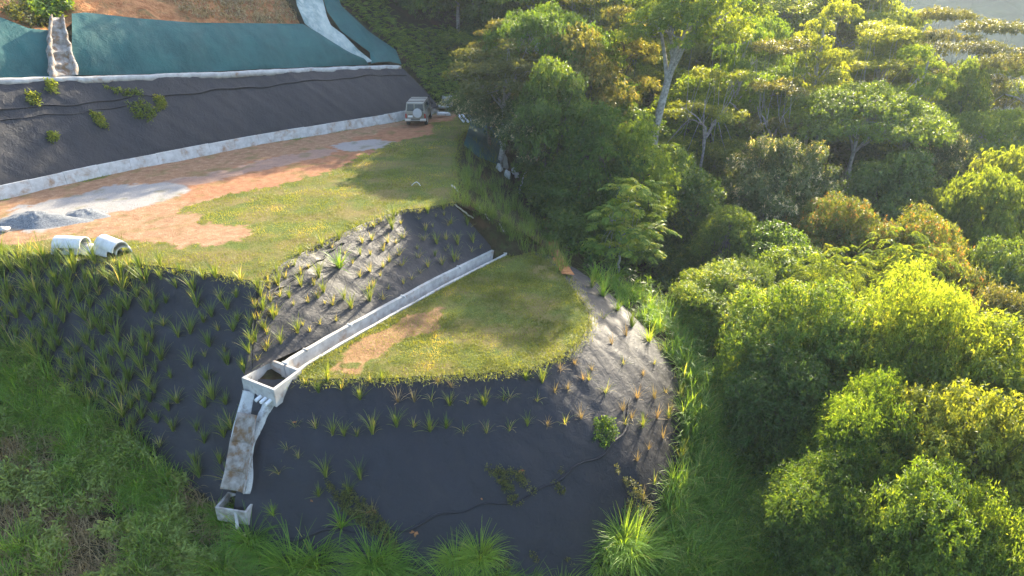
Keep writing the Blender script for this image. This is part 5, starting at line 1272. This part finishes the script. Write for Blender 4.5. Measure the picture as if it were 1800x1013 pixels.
for sx in (-1, 1):
    for y0, y1 in ((-1.95, -1.05), (-.95, -.05), (.03, .55)):
        part('side_window', GLS, lambda b: b.add([(sx * .817, y0, 1.26), (sx * .817, y1, 1.26), (sx * .745, y1 - (.12 if y1 > .3 else 0), 1.77), (sx * .745, y0 + (.06 if y0 < -1.5 else 0), 1.77)], [(0, 1, 2, 3)]))
part('windscreen', GLS, lambda b: b.add([(-.7, .715, 1.27), (.7, .715, 1.27), (.62, .62, 1.78), (-.62, .62, 1.78)], [(0, 1, 2, 3)]))
part('door_gap', DRK, lambda b: (b.box((-.08, -2.205, 1.0), (.012, .006, .22)), b.box((0, -2.2, .575), (.7, .012, .02))))
b_ = MB(); b_.tube([(.2, -2.2, 1.12), (.2, -2.44, 1.12)], .37, 28); sw = obj('spare_wheel', b_.mesh('spare_wheel', WHT, False, .03), car)
b_ = MB(); b_.tube([(.2, -2.18, 1.12), (.2, -2.32, 1.12)], .385, 28); obj('tyre', b_.mesh('tyre', RUB, False, .02), sw)
part('rear_bumper', CHR, lambda b: (b.box((-.62, -2.30, .55), (.24, .12, .075)), b.box((.62, -2.30, .55), (.24, .12, .075))), bevel=.02)
part('tow_step', DRK, lambda b: b.box((0, -2.28, .48), (.38, .07, .04)), bevel=.01)
part('step_plate', CHR, lambda b: b.box((0, -2.30, .53), (.37, .10, .012)))
part('number_plate', PLT, lambda b: b.box((-.42, -2.21, .83), (.19, .012, .075)))
part('plate_light', DRK, lambda b: b.box((-.42, -2.215, .95), (.16, .018, .025)))
for sx in (-1, 1):
    part('tail_light', RED, lambda b: b.box((sx * .775, -2.20, .86), (.055, .02, .17)), bevel=.01)
    part('mirror', DRK, lambda b: (b.box((sx * 1.0, .62, 1.42), (.10, .04, .13)), b.box((sx * .88, .64, 1.36), (.09, .015, .015))), bevel=.015)
    part('rain_gutter', DRK, lambda b: b.box((sx * .72, -.74, 1.865), (.015, 1.33, .014)))
part('snorkel', DRK, lambda b: (b.box((.80, .74, 1.5), (.04, .05, .42)), b.box((.80, .70, 1.95), (.05, .09, .06))), bevel=.015)
part('roof_bar', DRK, lambda b: [b.box((0, y, 1.94), (.66, .025, .02)) for y in (-1.7, -.2)])
for sx in (-1, 1):
    for y in (-1.38, 1.35):
        b_ = MB(); b_.tube([(sx * .62, y, .39), (sx * .86, y, .39)], .39, 26); wv = obj('wheel', b_.mesh('wheel', RUB, False, .035), car)
        b_ = MB(); b_.tube([(sx * .80, y, .39), (sx * .872, y, .39)], .22, 18); obj('rim', b_.mesh('rim', WHT, False, .01), wv)
part('underbody', DRK, lambda b: (b.box((0, 0, .46), (.55, 2.0, .09)), b.box((0, -1.38, .39), (.6, .08, .08))))

# ------------------------------------------------------------------ air
hz = bpy.data.materials.new('haze'); hz.use_nodes = True; nt = hz.node_tree; nt.nodes.clear()
out = nt.nodes.new('ShaderNodeOutputMaterial'); pv = nt.nodes.new('ShaderNodeVolumePrincipled')
pv.inputs['Color'].default_value = (.72, .84, 1.0, 1); pv.inputs['Density'].default_value = HAZE = .00026; pv.inputs['Anisotropy'].default_value = .3
nt.links.new(pv.outputs[0], out.inputs['Volume'])
zlo, zhi = float(Vf[:, 2].min()) - 1, float(Vf[:, 2].max()) + 5
b = MB(); b.box((15, 50, (zlo + zhi) / 2), (900, 900, (zhi - zlo) / 2))
tag(obj('haze', b.mesh('haze', hz)), 'thin bluish morning haze filling the valley', 'haze', kind='stuff')
